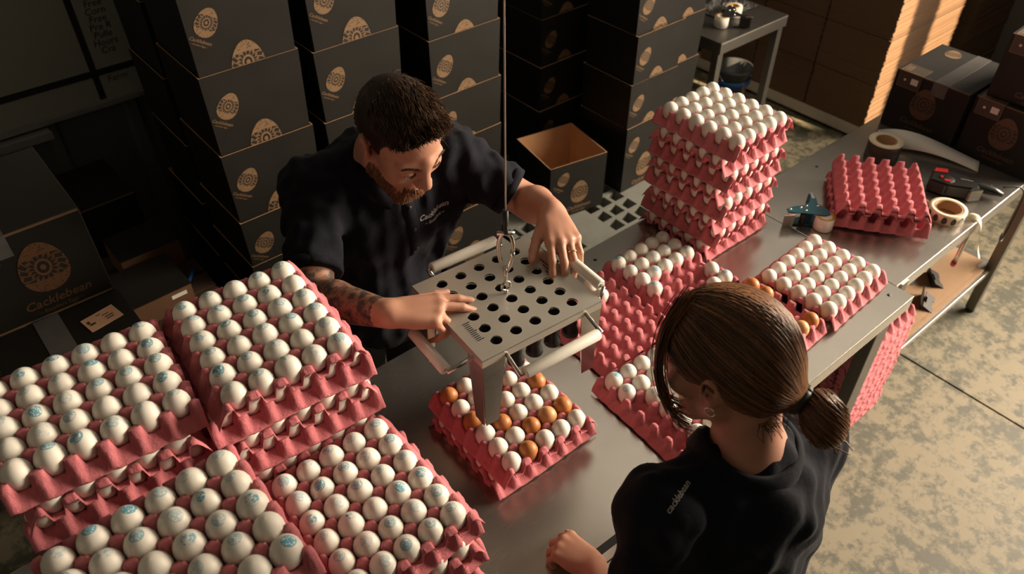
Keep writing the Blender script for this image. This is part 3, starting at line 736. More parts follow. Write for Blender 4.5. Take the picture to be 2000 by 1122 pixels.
# ================================================================== BROWN CARTON STACKS
def kraft_stacks():
    # long base with white side
    t = thing('pallet_base', 'low white-edged base under the brown carton stacks', 'pallet', (4.55, 2.40, 0))
    b = MB(); b.box((-.40, -.62, .02), (.60, .66, .09), .004); b.ob('side_board', MT['white_paint'], t)
    b = MB()
    for k in range(3): b.box((-.36+k*.4, -.60, 0), (-.26+k*.4, .64, .02))
    b.ob('runner', MT['wood'], t)
    def bundle(x, y, z, w, d, h, label):
        t = thing('carton_bundle', label, 'cardboard', (x, y, z), 0, 'bundles of flat brown cartons'); n = 44
        b = MB()
        for k in range(n):
            jx, jy = random.uniform(-.0012, .0012), random.uniform(-.004, .004)+(random.uniform(-.008, .008) if random.random() < .12 else 0)
            b.box((-d/2+jx, -w/2+jy, h*k/n), (d/2+jx, w/2+jy, h*(k+.9)/n))
        o = b.ob('sheets', MT['kraft_edge'], t); o['kind'] = 'stuff'
    rows = 6; hh = .265
    for c in range(3):
        for k in range(rows):
            bundle(4.15+.40, 1.985+c*.405, .09+k*hh, .395, .80, hh-.004, f'bundle of flat brown cartons, {ORD[c+1]} column from right, {ORD[k+1]} level up, dark stack')
    for k in range(4):
        bundle(5.49, 2.2, .004+k*.42, .8, .62, .416, f'bundle of flat brown cartons, {ORD[k+1]} level up, stack at top right corner')
kraft_stacks()
def film():
    t = thing('plastic_film', 'crumpled clear plastic film lying on the far table', 'plastic', (3.50, 2.42, .777))
    n = 18; v = []; f = []
    for i in range(n):
        for j in range(n):
            x, y = (i/(n-1)-.5)*.30, (j/(n-1)-.5)*.20
            e = max(abs(i/(n-1)-.5), abs(j/(n-1)-.5))*2
            v.append((x+random.uniform(-.006, .006), y+random.uniform(-.006, .006), max(.001, (random.random()**2)*.035*(1-e**3)+.004)))
    for i in range(n-1):
        for j in range(n-1): f.append((i*n+j, (i+1)*n+j, (i+1)*n+j+1, i*n+j+1))
    ob('sheet', mesh_np('sheet', v, f, MT['tape_film']), t)
film()
def bucket():
    t = thing('bucket', 'dark grey bucket with a wire handle on the floor behind the far table', 'bucket', (3.93, 2.58, 0)); t.scale = (.8, .8, .9)
    b = MB(); b.lathe([(.001, .003), (.105, .0), (.112, .01), (.14, .27), (.147, .27), (.147, .285), (.135, .285), (.106, .012), (.001, .012)], 28); b.ob('pail', MT['bucket'], t)
    b = MB(); b.tube([(.146*math.cos(a), .02-.146*math.sin(a)*.95, .26-.15*abs(math.sin(a))) for a in np.linspace(0, PI, 15)], .003, 6); b.ob('wire_handle', MT['chrome'], t)
    b = MB(); b.lathe([(.1412, .18), (.144, .18), (.146, .215), (.1435, .215)], 28); b.ob('band', MT['blue'], t)
bucket()
# ================================================================== SMALL THINGS ON THE TABLES
def tape_gun(loc, rz, s, label, bodymat='teal', lying=True):
    t = thing('tape_dispenser', label, 'tape dispenser', loc, rz); t.scale = (s,)*3
    # two side plates, lies on its side: local z up is across the plates
    pl = [(-.075, .010), (-.050, .028), (.000, .040), (.020, .060), (.030, .095), (.052, .095), (.050, .052), (.080, .015), (.085, -.012), (.062, -.024), (-.010, -.012), (-.055, -.012), (-.074, -.006)]
    for k, z in enumerate((.056, .003)):
        b = MB(); b.prism(pl, z, z+.0035); b.ob('side_plate', MT[bodymat], t)
    b = MB()
    for (x, y) in ((-.062, .008), (-.02, .022), (-.004, .004), (.004, .034), (.045, .036)): b.lathe([(.0001, .0635), (.004, .0635), (.0052, .0595)], 10, Matrix.Translation((x, y, 0)))
    b.ob('rivet', MT['chrome'], t)
    b = MB(); b.box((.028, .066, .004), (.054, .125, .058), .008); b.ob('grip', MT[bodymat], t)
    b = MB(); b.box((.034, .088, .0582), (.048, .128, .0605), .001); b.ob('grip_patch', MT['chrome'], t)
    b = MB(); b.tube([(.066, -.020, .002), (.066, -.020, .054)], .036, 28, sm=True); roll = b.ob('tape_roll', MT['paper'], t)
    b = MB(); b.lathe([(.024, .0542), (.034, .0542), (.034, .0552), (.024, .0552)], 28, Matrix.Translation((.066, -.020, 0))); b.ob('yellow_core', MT['yellow'], roll)
    b = MB(); b.tube([(-.058, -.008, .004), (-.058, -.008, .054)], .013, 16); b.ob('roller', MT['tan_tape'], t)
    b = MB(); b.prism([(-.088, -.030), (-.048, -.024), (-.046, -.020), (-.088, -.025)], .002, .054); b.ob('blade', MT['chrome'], t)
    b = MB(); b.tube([(-.012, -.004, .004), (-.012, -.004, .054)], .011, 14); b.ob('roller', MT['rubber'], t)
    return t
tape_gun((2.035, .962, .899), R(-44), .84, 'teal metal tape dispenser with white tape roll on the packing table')
tape_gun((3.36, 2.30, .776), R(-150), 1.0, 'dark tape dispenser with a roll standing on the far table', 'black_plastic')
b = MB(); b.tube([(.0, 0, 0), (0, 0, .05)], .045, 28); 
def tape_ring(label, loc, r0, r1, h, mat, core):
    t = thing('tape_roll', label, 'tape', loc)
    b = MB(); b.lathe([(r0, 0), (r1, 0), (r1, h), (r0, h)], 36); b.ob('tape_winding', MT[mat], t)
    b = MB(); b.lathe([(r0-.003, 0), (r0, 0), (r0, h+.0005), (r0-.003, h+.0005), (r0-.003, 0)], 36); b.ob('core', MT[core], t); return t
tape_ring('white tape roll with yellow core standing on the far table', (3.45, 2.335, .776), .028, .046, .05, 'paper', 'yellow')
def label_rolls():
    # big roll with its white backing sheet unrolled
    t = thing('label_roll', 'large dark label roll with white backing sheet unrolled behind the empty trays', 'label roll', (2.592, 1.02, .899))
    b = MB(); b.lathe([(.037, 0), (.058, 0), (.058, .068), (.037, .068), (.037, 0)], 40); b.ob('winding', MT['label_dark'], t)
    b = MB(); b.lathe([(.036, .0682), (.058, .0682), (.059, .066)], 40); b.ob('roll_edge', MT['cream'], t)
    b = MB(); b.lathe([(.034, 0), (.0372, 0), (.0372, .069), (.034, .069), (.034, 0)], 40); b.ob('core', MT['core'], t)
    # sheet: stands on edge leaving the roll, then twists flat
    v = []; f = []; n = 24
    P0, P1 = Vector((.030, .052, 0)), Vector((.165, -.275, 0))
    for k in range(n+1):
        q = k/n; c = P0.lerp(P1, q)+Vector((.035, .02, 0))*math.sin(PI*q)*.8
        tw = R(80)*(1-q)**2.2
        across = Vector((.93, .37, 0))*math.cos(tw)+Vector((0, 0, 1))*math.sin(tw); wd = .068+.01*q
        zig = (.004 if k == n else 0)
        base = c+Vector((0, 0, .002+.012*math.sin(PI*q)))
        v += [base, base+across*wd*.5, base+across*wd]
    for k in range(n): f += [(k*3, k*3+1, k*3+4, k*3+3), (k*3+1, k*3+2, k*3+5, k*3+4)]
    me = mesh_np('backing_sheet', v, f, MT['paper'], True); o = ob('backing_sheet', me, t)
    md = o.modifiers.new('s', 'SOLIDIFY'); md.thickness = .0006
    # roll of egg stickers
    t = thing('sticker_roll', 'cream roll of dark egg stickers with its loose end hanging off the table edge', 'label roll', (2.425, .690, .899))
    b = MB(); b.lathe([(.042, 0), (.058, 0), (.058, .034), (.042, .034), (.042, 0)], 40); b.ob('winding', MT['cream'], t)
    b = MB(); b.lathe([(.040, 0), (.0425, 0), (.0425, .0345), (.040, .0345), (.040, 0)], 40); b.ob('core', MT['core'], t)
    eo = [(x*.022, y*.026) for x, y in egg_outline(18)]; sb = MB(); sb.prism(eo, 0, .0006); sm_ = sb.mesh('egg_sticker', MT['label_dark'])
    for k in range(13):
        a = 2*PI*k/13+.1; o = ob('egg_sticker', sm_, t)
        o.matrix_local = Matrix.Translation((.0582*math.cos(a), .0582*math.sin(a), .017)) @ Matrix.Rotation(a+PI/2, 4, 'Z') @ Matrix.Rotation(PI/2, 4, 'X')
    # coil of loose turns beside it
    b = MB(); b.lathe([(.026, 0), (.0275, 0), (.0275, .03), (.026, .03), (.026, 0)], 30, Matrix.Translation((-.035, .068, 0)) @ Matrix.Rotation(R(12), 4, 'X')); b.ob('loose_coil', MT['cream'], t)
    for k in range(6):
        a = 2*PI*k/6; o = ob('egg_sticker', sm_, t)
        o.matrix_local = Matrix.Translation((-.035+.0278*math.cos(a), .068+.0278*math.sin(a), .016)) @ Matrix.Rotation(a+PI/2, 4, 'Z') @ Matrix.Rotation(PI/2, 4, 'X')
    # hanging strip
    path = [(.030, -.052, .016), (.046, -.068, .012), (.058, -.082, .006), (.070, -.092, -.012), (.082, -.100, -.055), (.098, -.104, -.105), (.118, -.110, -.150), (.150, -.116, -.185)]
    v = []; f = []
    for k, p in enumerate(path):
        tw = min(1, k/3); a = Vector((.0, 0, 1))*(1-tw)+Vector((.8, .35, .1))*tw; a.normalize()
        v += [Vector(p)-a*.013, Vector(p)+a*.013]
    for k in range(len(path)-1): f.append((2*k, 2*k+1, 2*k+3, 2*k+2))
    o = ob('hanging_strip', mesh_np('hanging_strip', v, f, MT['cream'], True), t); o.modifiers.new('u', 'SUBSURF').levels = 2; o.modifiers['u'].render_levels = 2
    md = o.modifiers.new('s', 'SOLIDIFY'); md.thickness = .0006
label_rolls()
def label_gun():
    t = thing('label_gun', 'black and red electric tape gun with a cord, lying by the table edge', 'tape dispenser', (2.575, .745, .899), R(-63))
    # local x along the body, lies flat
    body = [(-.085, -.030), (-.075, .040), (-.020, .052), (.030, .040), (.062, .010), (.075, -.020), (.050, -.040), (-.030, -.046)]
    b = MB(); b.prism(body, .004, .050); bm = bmesh.new(); me = b.mesh('body', MT['black_plastic']); bm.from_mesh(me)
    bmesh.ops.bevel(bm, geom=bm.edges[:], offset=.006, segments=2, affect='EDGES'); bm.to_mesh(me); bm.free(); ob('body', me, t)
    b = MB(); b.prism([(-.072, .020), (-.068, .044), (-.030, .050), (-.030, .026)], .0495, .054); b.ob('red_button', MT['red'], t)
    b = MB(); b.lathe([(.001, .052), (.022, .052), (.025, .049)], 24, Matrix.Translation((-.030, -.010, 0))); b.ob('side_disc', MT['rubber'], t)
    b = MB(); b.box((-.040, -.030, .050), (-.020, -.018, .0545), .001); b.box((-.052, -.012, .050), (-.044, .0, .0545), .001); b.ob('red_switch', MT['red'], t)
    b = MB(); b.box((.010, .005, .0502), (.050, .0095, .0512), .0003); b.ob('pale_stripe', MT['boardframe'], t)
    b = MB(); b.prism([(.040, -.044), (.078, -.024), (.082, -.030), (.046, -.052)], .006, .046); b.ob('metal_nose', MT['chrome'], t)
    b = MB(); b.tube([(.045, .018, .026), (.080, .020, .026), (.120, .016, .024), (.150, .010, .020)], [.019, .018, .015, .008], 14); b.ob('handle', MT['black_plastic'], t)
    b = MB(); b.box((.050, .032, .016), (.115, .040, .036), .004); b.ob('trigger', MT['black_plastic'], t)
    L = Matrix.Rotation(R(63), 4, 'Z')
    cord = [(2.700, .637, .918), (2.735, .605, .922), (2.752, .585, .905), (2.755, .578, .86), (2.748, .575, .80), (2.735, .572, .745), (2.71, .568, .725), (2.69, .570, .74), (2.70, .574, .77)]
    # smooth the cord
    cu = []
    for k in range(len(cord)-1):
        for q in np.linspace(0, 1, 5)[:-1]:
            p0, p1, p2, p3 = (Vector(cord[max(k-1, 0)]), Vector(cord[k]), Vector(cord[k+1]), Vector(cord[min(k+2, len(cord)-1)]))
            cu.append(.5*((2*p1)+(p2-p0)*q+(2*p0-5*p1+4*p2-p3)*q*q+(3*p1-p0-3*p2+p3)*q**3))
    iv = (Matrix.Translation((2.575, .745, .899)) @ Matrix.Rotation(R(-63), 4, 'Z')).inverted()
    b = MB(); b.tube([iv @ p for p in cu], .0026, 8); b.ob('cord', MT['rubber'], t)
label_gun()
def shelf_clutter():
    # flattened kraft on the lower shelf, black inserts, chrome tube
    t = thing('kraft_sheet', 'flattened brown kraft board on the shelf under the packing table', 'cardboard', (2.87, .875, .2515))
    for k, (x0, x1, y0, y1) in enumerate(((-.38, .32, -.20, .20), (-.30, .36, -.17, .18), (-.36, .22, -.19, .21))):
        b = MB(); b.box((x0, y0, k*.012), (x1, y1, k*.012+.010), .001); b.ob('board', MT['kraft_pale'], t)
    for k, (x, y, rz, lab) in enumerate(((2.775, .712, 20, 'nearest the pink trays'), (2.935, .765, 40, 'in the middle'), (2.815, .835, -10, 'under the table edge'))):
        t = thing('black_divider', f'notched black card divider on the kraft board, {lab}', 'divider', (x, y, .292), R(rz))
        b = MB(); b.prism([(-.05, -.022), (-.02, -.022), (-.02, -.014), (.018, -.014), (.018, -.022), (.05, -.022), (.05, .022), (.018, .022), (.018, .012), (-.02, .012), (-.02, .022), (-.05, .022)], 0, .004, M=Matrix.Rotation(R(28), 4, 'X')); b.ob('card', MT['card'], t)
        b = MB(); b.prism([(-.05, -.03), (.05, -.03), (.05, .03), (-.05, .03)], 0, .004, M=Matrix.Translation((0, .03, .012)) @ Matrix.Rotation(R(75), 4, 'X')); b.ob('card', MT['card'], t)
    t = thing('chrome_tube', 'bright curved tube with a red tip hanging under the table edge by the sticker strip', 'tube', (2.552, .634, .655))
    b = MB(); b.tube([(.012, .004, .01), (.002, 0, .05), (0, 0, .10), (.004, .002, .15), (.016, .01, .185), (.04, .03, .196)], .008, 12); b.ob('tube', MT['chrome'], t)
    b = MB(); b.tube([(.022, .008, -.012), (.012, .004, .012)], .0095, 10); b.ob('red_end', MT['red'], t)
shelf_clutter()
# ================================================================== PEOPLE (implicit surfaces -> one continuous mesh)
class Field:
    def __init__(s, lo, hi, h):
        s.lo = np.array(lo, float); s.h = h; s.n = np.ceil((np.array(hi)-s.lo)/h).astype(int)+1
        s.F = np.full(s.n, 1.0, np.float32); s.ax = [(s.lo[i]+np.arange(s.n[i])*h).astype(np.float32) for i in range(3)]
    def sl(s, lo, hi):
        a = np.clip(np.floor((np.array(lo)-s.lo)/s.h).astype(int), 0, s.n); b = np.clip(np.ceil((np.array(hi)-s.lo)/s.h).astype(int)+1, 0, s.n)
        return tuple(slice(int(p), int(q)) for p, q in zip(a, b))
    def grid(s, sl): return np.meshgrid(*[s.ax[i][sl[i]] for i in range(3)], indexing='ij', sparse=True)
    def _mix(s, sl, d, k, sub):
        a = s.F[sl]
        if a.size == 0: return
        if sub:
            d = -d
            if k <= 0: s.F[sl] = np.maximum(a, d); return
            h = np.clip(.5-.5*(a-d)/k, 0, 1); s.F[sl] = a*(1-h)+d*h+k*h*(1-h)
        else:
            if k <= 0: s.F[sl] = np.minimum(a, d); return
            h = np.clip(.5+.5*(a-d)/k, 0, 1); s.F[sl] = a*(1-h)+d*h-k*h*(1-h)
    def cap(s, a, b, ra, rb, k=.01, sub=False):
        a, b = np.array(a, float), np.array(b, float); r = max(ra, rb)+2*k+3*s.h
        sl = s.sl(np.minimum(a, b)-r, np.maximum(a, b)+r); X, Y, Z = s.grid(sl); ab = b-a; L = max(ab@ab, 1e-9)
        t = np.clip(((X-a[0])*ab[0]+(Y-a[1])*ab[1]+(Z-a[2])*ab[2])/L, 0, 1)
        d = np.sqrt((X-a[0]-t*ab[0])**2+(Y-a[1]-t*ab[1])**2+(Z-a[2]-t*ab[2])**2)-(ra+(rb-ra)*t)
        s._mix(sl, d.astype(np.float32), k, sub)
    def ell(s, c, r, M=None, k=.01, sub=False):
        c, r = np.array(c, float), np.array(r, float); q = max(r)+2*k+3*s.h; M = np.eye(3) if M is None else np.array(M)
        sl = s.sl(c-q, c+q); X, Y, Z = s.grid(sl); X, Y, Z = X-c[0], Y-c[1], Z-c[2]
        l = [M[0, i]*X+M[1, i]*Y+M[2, i]*Z for i in range(3)]
        k0 = np.sqrt(sum((l[i]/r[i])**2 for i in range(3))); k1 = np.sqrt(sum((l[i]/r[i]**2)**2 for i in range(3)))+1e-6
        s._mix(sl, (k0*(k0-1)/k1).astype(np.float32), k, sub)
    def chain(s, pts, rr, k=.01):
        for i in range(len(pts)-1): s.cap(pts[i], pts[i+1], rr[i], rr[i+1], k)
    def wrinkle(s, amp, seed, wl=.07, stretch=(1, 1, .45), n=7):
        r = np.random.default_rng(seed); X, Y, Z = s.grid(tuple(slice(0, int(q)) for q in s.n)); D = 0
        for q in range(n):
            d = r.normal(size=3)*np.array(stretch); d /= np.linalg.norm(d); w = 2*PI/(wl*r.uniform(.7, 1.7)); p = r.uniform(0, 6.28)
            D = D+np.sin(w*(d[0]*X+d[1]*Y+d[2]*Z)+p+1.5*np.sin(w*.37*(d[1]*X-d[0]*Y+d[2]*Z)+p*2))
        s.F += (amp*D/math.sqrt(n)).astype(np.float32)
    def plane_cut(s, p, n):
        """removes the side the normal points to"""
        p, n = np.array(p, float), np.array(n, float); n /= np.linalg.norm(n); X, Y, Z = s.grid(tuple(slice(0, int(q)) for q in s.n))
        s.F = np.maximum(s.F, ((X-p[0])*n[0]+(Y-p[1])*n[1]+(Z-p[2])*n[2]).astype(np.float32))
    def mesh(s):
        F = s.F; F[0] = F[-1] = 1; F[:, 0] = F[:, -1] = 1; F[:, :, 0] = F[:, :, -1] = 1
        I = F < 0; nx, ny, nz = F.shape
        cnt = sum(I[a:nx-1+a, b:ny-1+b, c:nz-1+c].astype(np.int8) for a in (0, 1) for b in (0, 1) for c in (0, 1))
        act = (cnt > 0) & (cnt < 8); ci = np.argwhere(act); vid = -np.ones(act.shape, np.int32); vid[act] = np.arange(len(ci))
        co = np.array([(a, b, c) for a in (0, 1) for b in (0, 1) for c in (0, 1)])
        val = np.stack([F[ci[:, 0]+a, ci[:, 1]+b, ci[:, 2]+c] for a, b, c in co], 1)
        acc = np.zeros((len(ci), 3)); num = np.zeros(len(ci))
        for p in range(8):
            for q in range(p+1, 8):
                if np.abs(co[p]-co[q]).sum() != 1: continue
                m = (val[:, p] < 0) != (val[:, q] < 0); t = np.where(m, val[:, p]/(val[:, p]-val[:, q]+1e-12), 0)
                acc += np.where(m[:, None], co[p]+(co[q]-co[p])*t[:, None], 0); num += m
        V = s.lo+(ci+acc/num[:, None])*s.h; Q = []
        for ax in range(3):
            A = np.moveaxis(I, ax, 0); d = A[:-1] != A[1:]; e = np.argwhere(d[:, 1:-1, 1:-1])+np.array([0, 1, 1])
            inside = A[e[:, 0], e[:, 1], e[:, 2]]
            vm = np.moveaxis(vid, ax, 0)
            q = np.stack([vm[e[:, 0], e[:, 1]-1, e[:, 2]-1], vm[e[:, 0], e[:, 1], e[:, 2]-1], vm[e[:, 0], e[:, 1], e[:, 2]], vm[e[:, 0], e[:, 1]-1, e[:, 2]]], 1)
            flip = inside if ax != 1 else ~inside
            q[~flip] = q[~flip][:, ::-1]; Q.append(q)
        return V, np.concatenate(Q)
def frame(fwd, up):
    f = Vector(fwd).normalized(); u = Vector(up); u = (u-f*u.dot(f)).normalized(); r = f.cross(u)
    return np.array([r[:], f[:], u[:]]).T      # columns: right, forward, up
class Head:
    def __init__(s, c, fwd, up, k=1.0): s.c = np.array(c, float); s.M = frame(fwd, up); s.k = k
    def p(s, x, y, z): return s.c+s.M @ (np.array([x, y, z])*s.k)
    def ell(s, F, c, r, k=.01, sub=False, rot=None):
        M = s.M if rot is None else s.M @ np.array(Euler([R(q) for q in rot]).to_matrix()); F.ell(s.p(*c), np.array(r)*s.k, M, k, sub)
    def cap(s, F, a, b, ra, rb, k=.01, sub=False): F.cap(s.p(*a), s.p(*b), ra*s.k, rb*s.k, k, sub)
    def build(s, F, male=True):
        e = s.ell; c = s.cap
        e(F, (0, -.008, .040), (.075, .097, .084), 0); e(F, (0, -.045, .02), (.066, .062, .07), .02)
        e(F, (0, .036, -.030), (.060 if male else .056, .060, .080), .02)
        c(F, (-.012, .066, -.098), (.012, .066, -.098), .024, .024, .02)
        for q in (-1, 1):
            c(F, (q*.054, .0, -.055), (q*.020, .066, -.098), .022, .020, .02)
            e(F, (q*.042, .062, -.022), (.026, .026, .026), .018)
            c(F, (q*.012, .086, .022), (q*.046, .072, .020), .012, .010, .012)
            e(F, (q*.032, .097, .004), (.019, .014, .013), .010, True)
            e(F, (q*.031, .080, .003), (.0165, .0125, .0125), .004)
        c(F, (0, .090, .012), (0, .113, -.026), .0085, .0125, .009); c(F, (0, .088, .030), (0, .094, .005), .014, .010, .012)
        for q in (-1, 1): e(F, (q*.0125, .103, -.031), (.0085, .011, .0085), .006)
        c(F, (-.020, .091, -.062), (.020, .091, -.062), .0058, .0058, .008); c(F, (-.009, .097, -.060), (.009, .097, -.060), .006, .006, .006)
        c(F, (-.016, .091, -.073), (.016, .091, -.073), .0078, .0078, .006)
        c(F, (-.022, .103, -.0672), (.022, .103, -.0672), .0022, .0022, .003, True)
        for q in (-1, 1):
            e(F, (q*.077, -.014, -.004), (.0095, .022, .035), .005, rot=(-8, q*16, -q*24))
            e(F, (q*.0845, -.008, .001), (.0065, .011, .020), .003, True, rot=(-8, q*16, -q*20))
            e(F, (q*.073, -.004, -.030), (.007, .008, .009), .006)
    def eyes(s, parent, inv, down=.5):
        for q in (-1, 1):
            b = MB(); b.lathe([(.0118*math.cos(a), .0118*math.sin(a)) for a in np.linspace(-PI/2, PI/2, 12)], 18)
            o = b.ob('eye', MT['eye'], parent); o.location = inv @ Vector(s.p(q*.031, .0784, .0015))
def hand(F, Wp, f, n, thumb, curls, spread=(.10, .02, -.05, -.13), k=1.0, thumb_dir=(.75, .60, -.25), thumb_bend=25, taper=1.0):
    """Wp wrist, f wrist->fingers, n back of the hand, thumb +1/-1: side of the thumb along n x f"""
    f = np.array(f, float); f /= np.linalg.norm(f); n = np.array(n, float); n -= f*(n@f); n /= np.linalg.norm(n); s = np.cross(n, f)*thumb
    W_ = np.array(Wp, float); tips = []
    off = (.031, .010, -.011, -.030); ml = (.093, .095, .090, .082)
    seg = ((.043, .026, .020), (.047, .030, .021), (.043, .028, .020), (.034, .021, .018)); rad = ((.0098, .0088, .0078, .0064), (.0100, .0090, .0080, .0066), (.0096, .0086, .0076, .0062), (.0086, .0076, .0068, .0056))
    for q in range(4):
        kn = W_+(f*ml[q]+s*off[q]+n*(.004-.003*abs(q-1.3)))*k
        F.cap(W_+s*off[q]*.55*k+f*.004, kn, .0165*k, .0115*k, .012)
        F.ell(kn, (.0112*k,)*3, None, .006)
        d = f*math.cos(spread[q])+s*math.sin(spread[q]); p = kn; a = 0
        for j in range(3):
            a += curls[q][j]; dd = d*math.cos(R(a))-n*math.sin(R(a)); p2 = p+dd*seg[q][j]*k
            F.cap(p, p2, rad[q][j]*k, rad[q][j+1]*k, .0035)
            if j == 0: tips.append((p, p2))
            p = p2
    F.ell(W_+f*.05*k-n*.006*k, np.array((.036, .042, .013))*k, np.stack([s, f, n], 1), .012)
    tb = W_+(f*.022+s*.022-n*.008)*k; d = f*thumb_dir[0]+s*thumb_dir[1]+n*thumb_dir[2]; d /= np.linalg.norm(d)
    p = tb+d*.046*k; F.cap(tb, p, .0165*k, .0125*k, .012)
    d2 = d+f*math.tan(R(thumb_bend)); d2 /= np.linalg.norm(d2); p2 = p+d2*.034*k; F.cap(p, p2, .0118*k, .0105*k, .004)
    d3 = d2+f*math.tan(R(thumb_bend*.7)); d3 /= np.linalg.norm(d3); F.cap(p2, p2+d3*.026*k, .0104*k, .0078*k, .004)
    return tips
def obj_from_field(F, name, mat, parent, inv):
    V, Q = F.mesh(); V = np.array([(inv @ Vector(v))[:] for v in V]) if inv is not None else V
    o = ob(name, mesh_np(name, V, Q, mat, True), parent); return o
def strands_mesh(name, paths, r0, r1, mat, parent, inv, tone=None, n=3):
    """tapered hairs; tone is stored per vertex as natural colour variation between hairs"""
    V = []; Fc = []; T = []
    for q, pth in enumerate(paths):
        Pp = np.array(pth); m = len(Pp); tg = np.gradient(Pp, axis=0); tg /= np.linalg.norm(tg, axis=1)[:, None]+1e-9
        a = np.cross(tg, np.array([.3, .5, .81])); a /= np.linalg.norm(a, axis=1)[:, None]+1e-9; b = np.cross(tg, a)
        b0 = len(V); rr = r0+(r1-r0)*np.linspace(0, 1, m)**1.5; tn = rng.random()**1.6
        for i in range(m):
            for j in range(n):
                w = 2*PI*j/n; V.append(Pp[i]+(a[i]*math.cos(w)+b[i]*math.sin(w))*rr[i]); T.append(tn)
        for i in range(m-1):
            for j in range(n): Fc.append((b0+i*n+j, b0+i*n+(j+1) % n, b0+(i+1)*n+(j+1) % n, b0+(i+1)*n+j))
    V = np.array(V); Mi = np.array(inv); V = V @ Mi[:3, :3].T+Mi[:3, 3]
    me = mesh_np(name, V, Fc, mat, True); at = me.attributes.new('tone', 'FLOAT', 'POINT'); at.data.foreach_set('value', T)
    o = ob(name, me, parent); o['kind'] = 'stuff'; return o
def set_tone(o, v):
    at = o.data.attributes.new('tone', 'FLOAT', 'POINT'); at.data.foreach_set('value', [v]*len(o.data.vertices))
def collar_mesh(F_c, F_up, rad, h, flare, gap, parent, inv, name='collar', tilt=(0, 0, 0), sy=1.0, fold=.6):
    """folded collar: a band standing round the neck, turned down on the outside"""
    c = np.array(F_c); M = frame(*F_up); v = []; f = []; n = 40; prof = ((0, -.010), (.002, h*.55), (.004, h), (.010, h*1.02), (.016+flare*.4, h*.7), (.022+flare, h*(1-fold)-.012))
    for k in range(n+1):
        a = R(90)+R(gap)+(2*PI-2*R(gap))*k/n; cx, cy = math.cos(a), math.sin(a)
        for (dr, z) in prof:
            rr = rad+dr; front = max(0, cy)**3; v.append(c+M @ np.array([cx*rr, cy*rr*sy, z-.030*front-(.02*front if dr > .02 else 0)]))
    m = len(prof)
    for k in range(n):
        for j in range(m-1): f.append((k*m+j, (k+1)*m+j, (k+1)*m+j+1, k*m+j+1))
    v = [inv @ Vector(p) for p in v]
    o = ob(name, mesh_np(name, v, f, MT['navy'], True), parent); md = o.modifiers.new('s', 'SOLIDIFY'); md.thickness = .003; md.offset = 0; return o
def project_text(body, mat, target, origin, xdir, viewdir, size, parent, inv, shear=.25, name='lettering', bend=0.0, bold=.01):
    """lettering laid onto the cloth"""
    dg = bpy.context.evaluated_depsgraph_get(); bvh = BVHTree.FromPolygons([v.co for v in target.data.vertices], [list(p.vertices) for p in target.data.polygons])
    me = text_mesh(body, mat, shear, bold=bold).copy(); o3 = Vector(origin); xd = Vector(xdir).normalized(); vd = Vector(viewdir).normalized(); yd = (-vd).cross(xd).normalized()
    for v in me.vertices:
        p = o3+xd*v.co.x*size+yd*(v.co.y+bend*v.co.x**2)*size-vd*.25; q = inv @ p; dl = (inv.to_3x3() @ vd).normalized()
        hit = bvh.ray_cast(q, dl, .6)
        v.co = (hit[0]-dl*(.0012 if v.co.z > 0 else .0)) if hit[0] is not None else q+dl*.25
    return ob(name, me, parent)

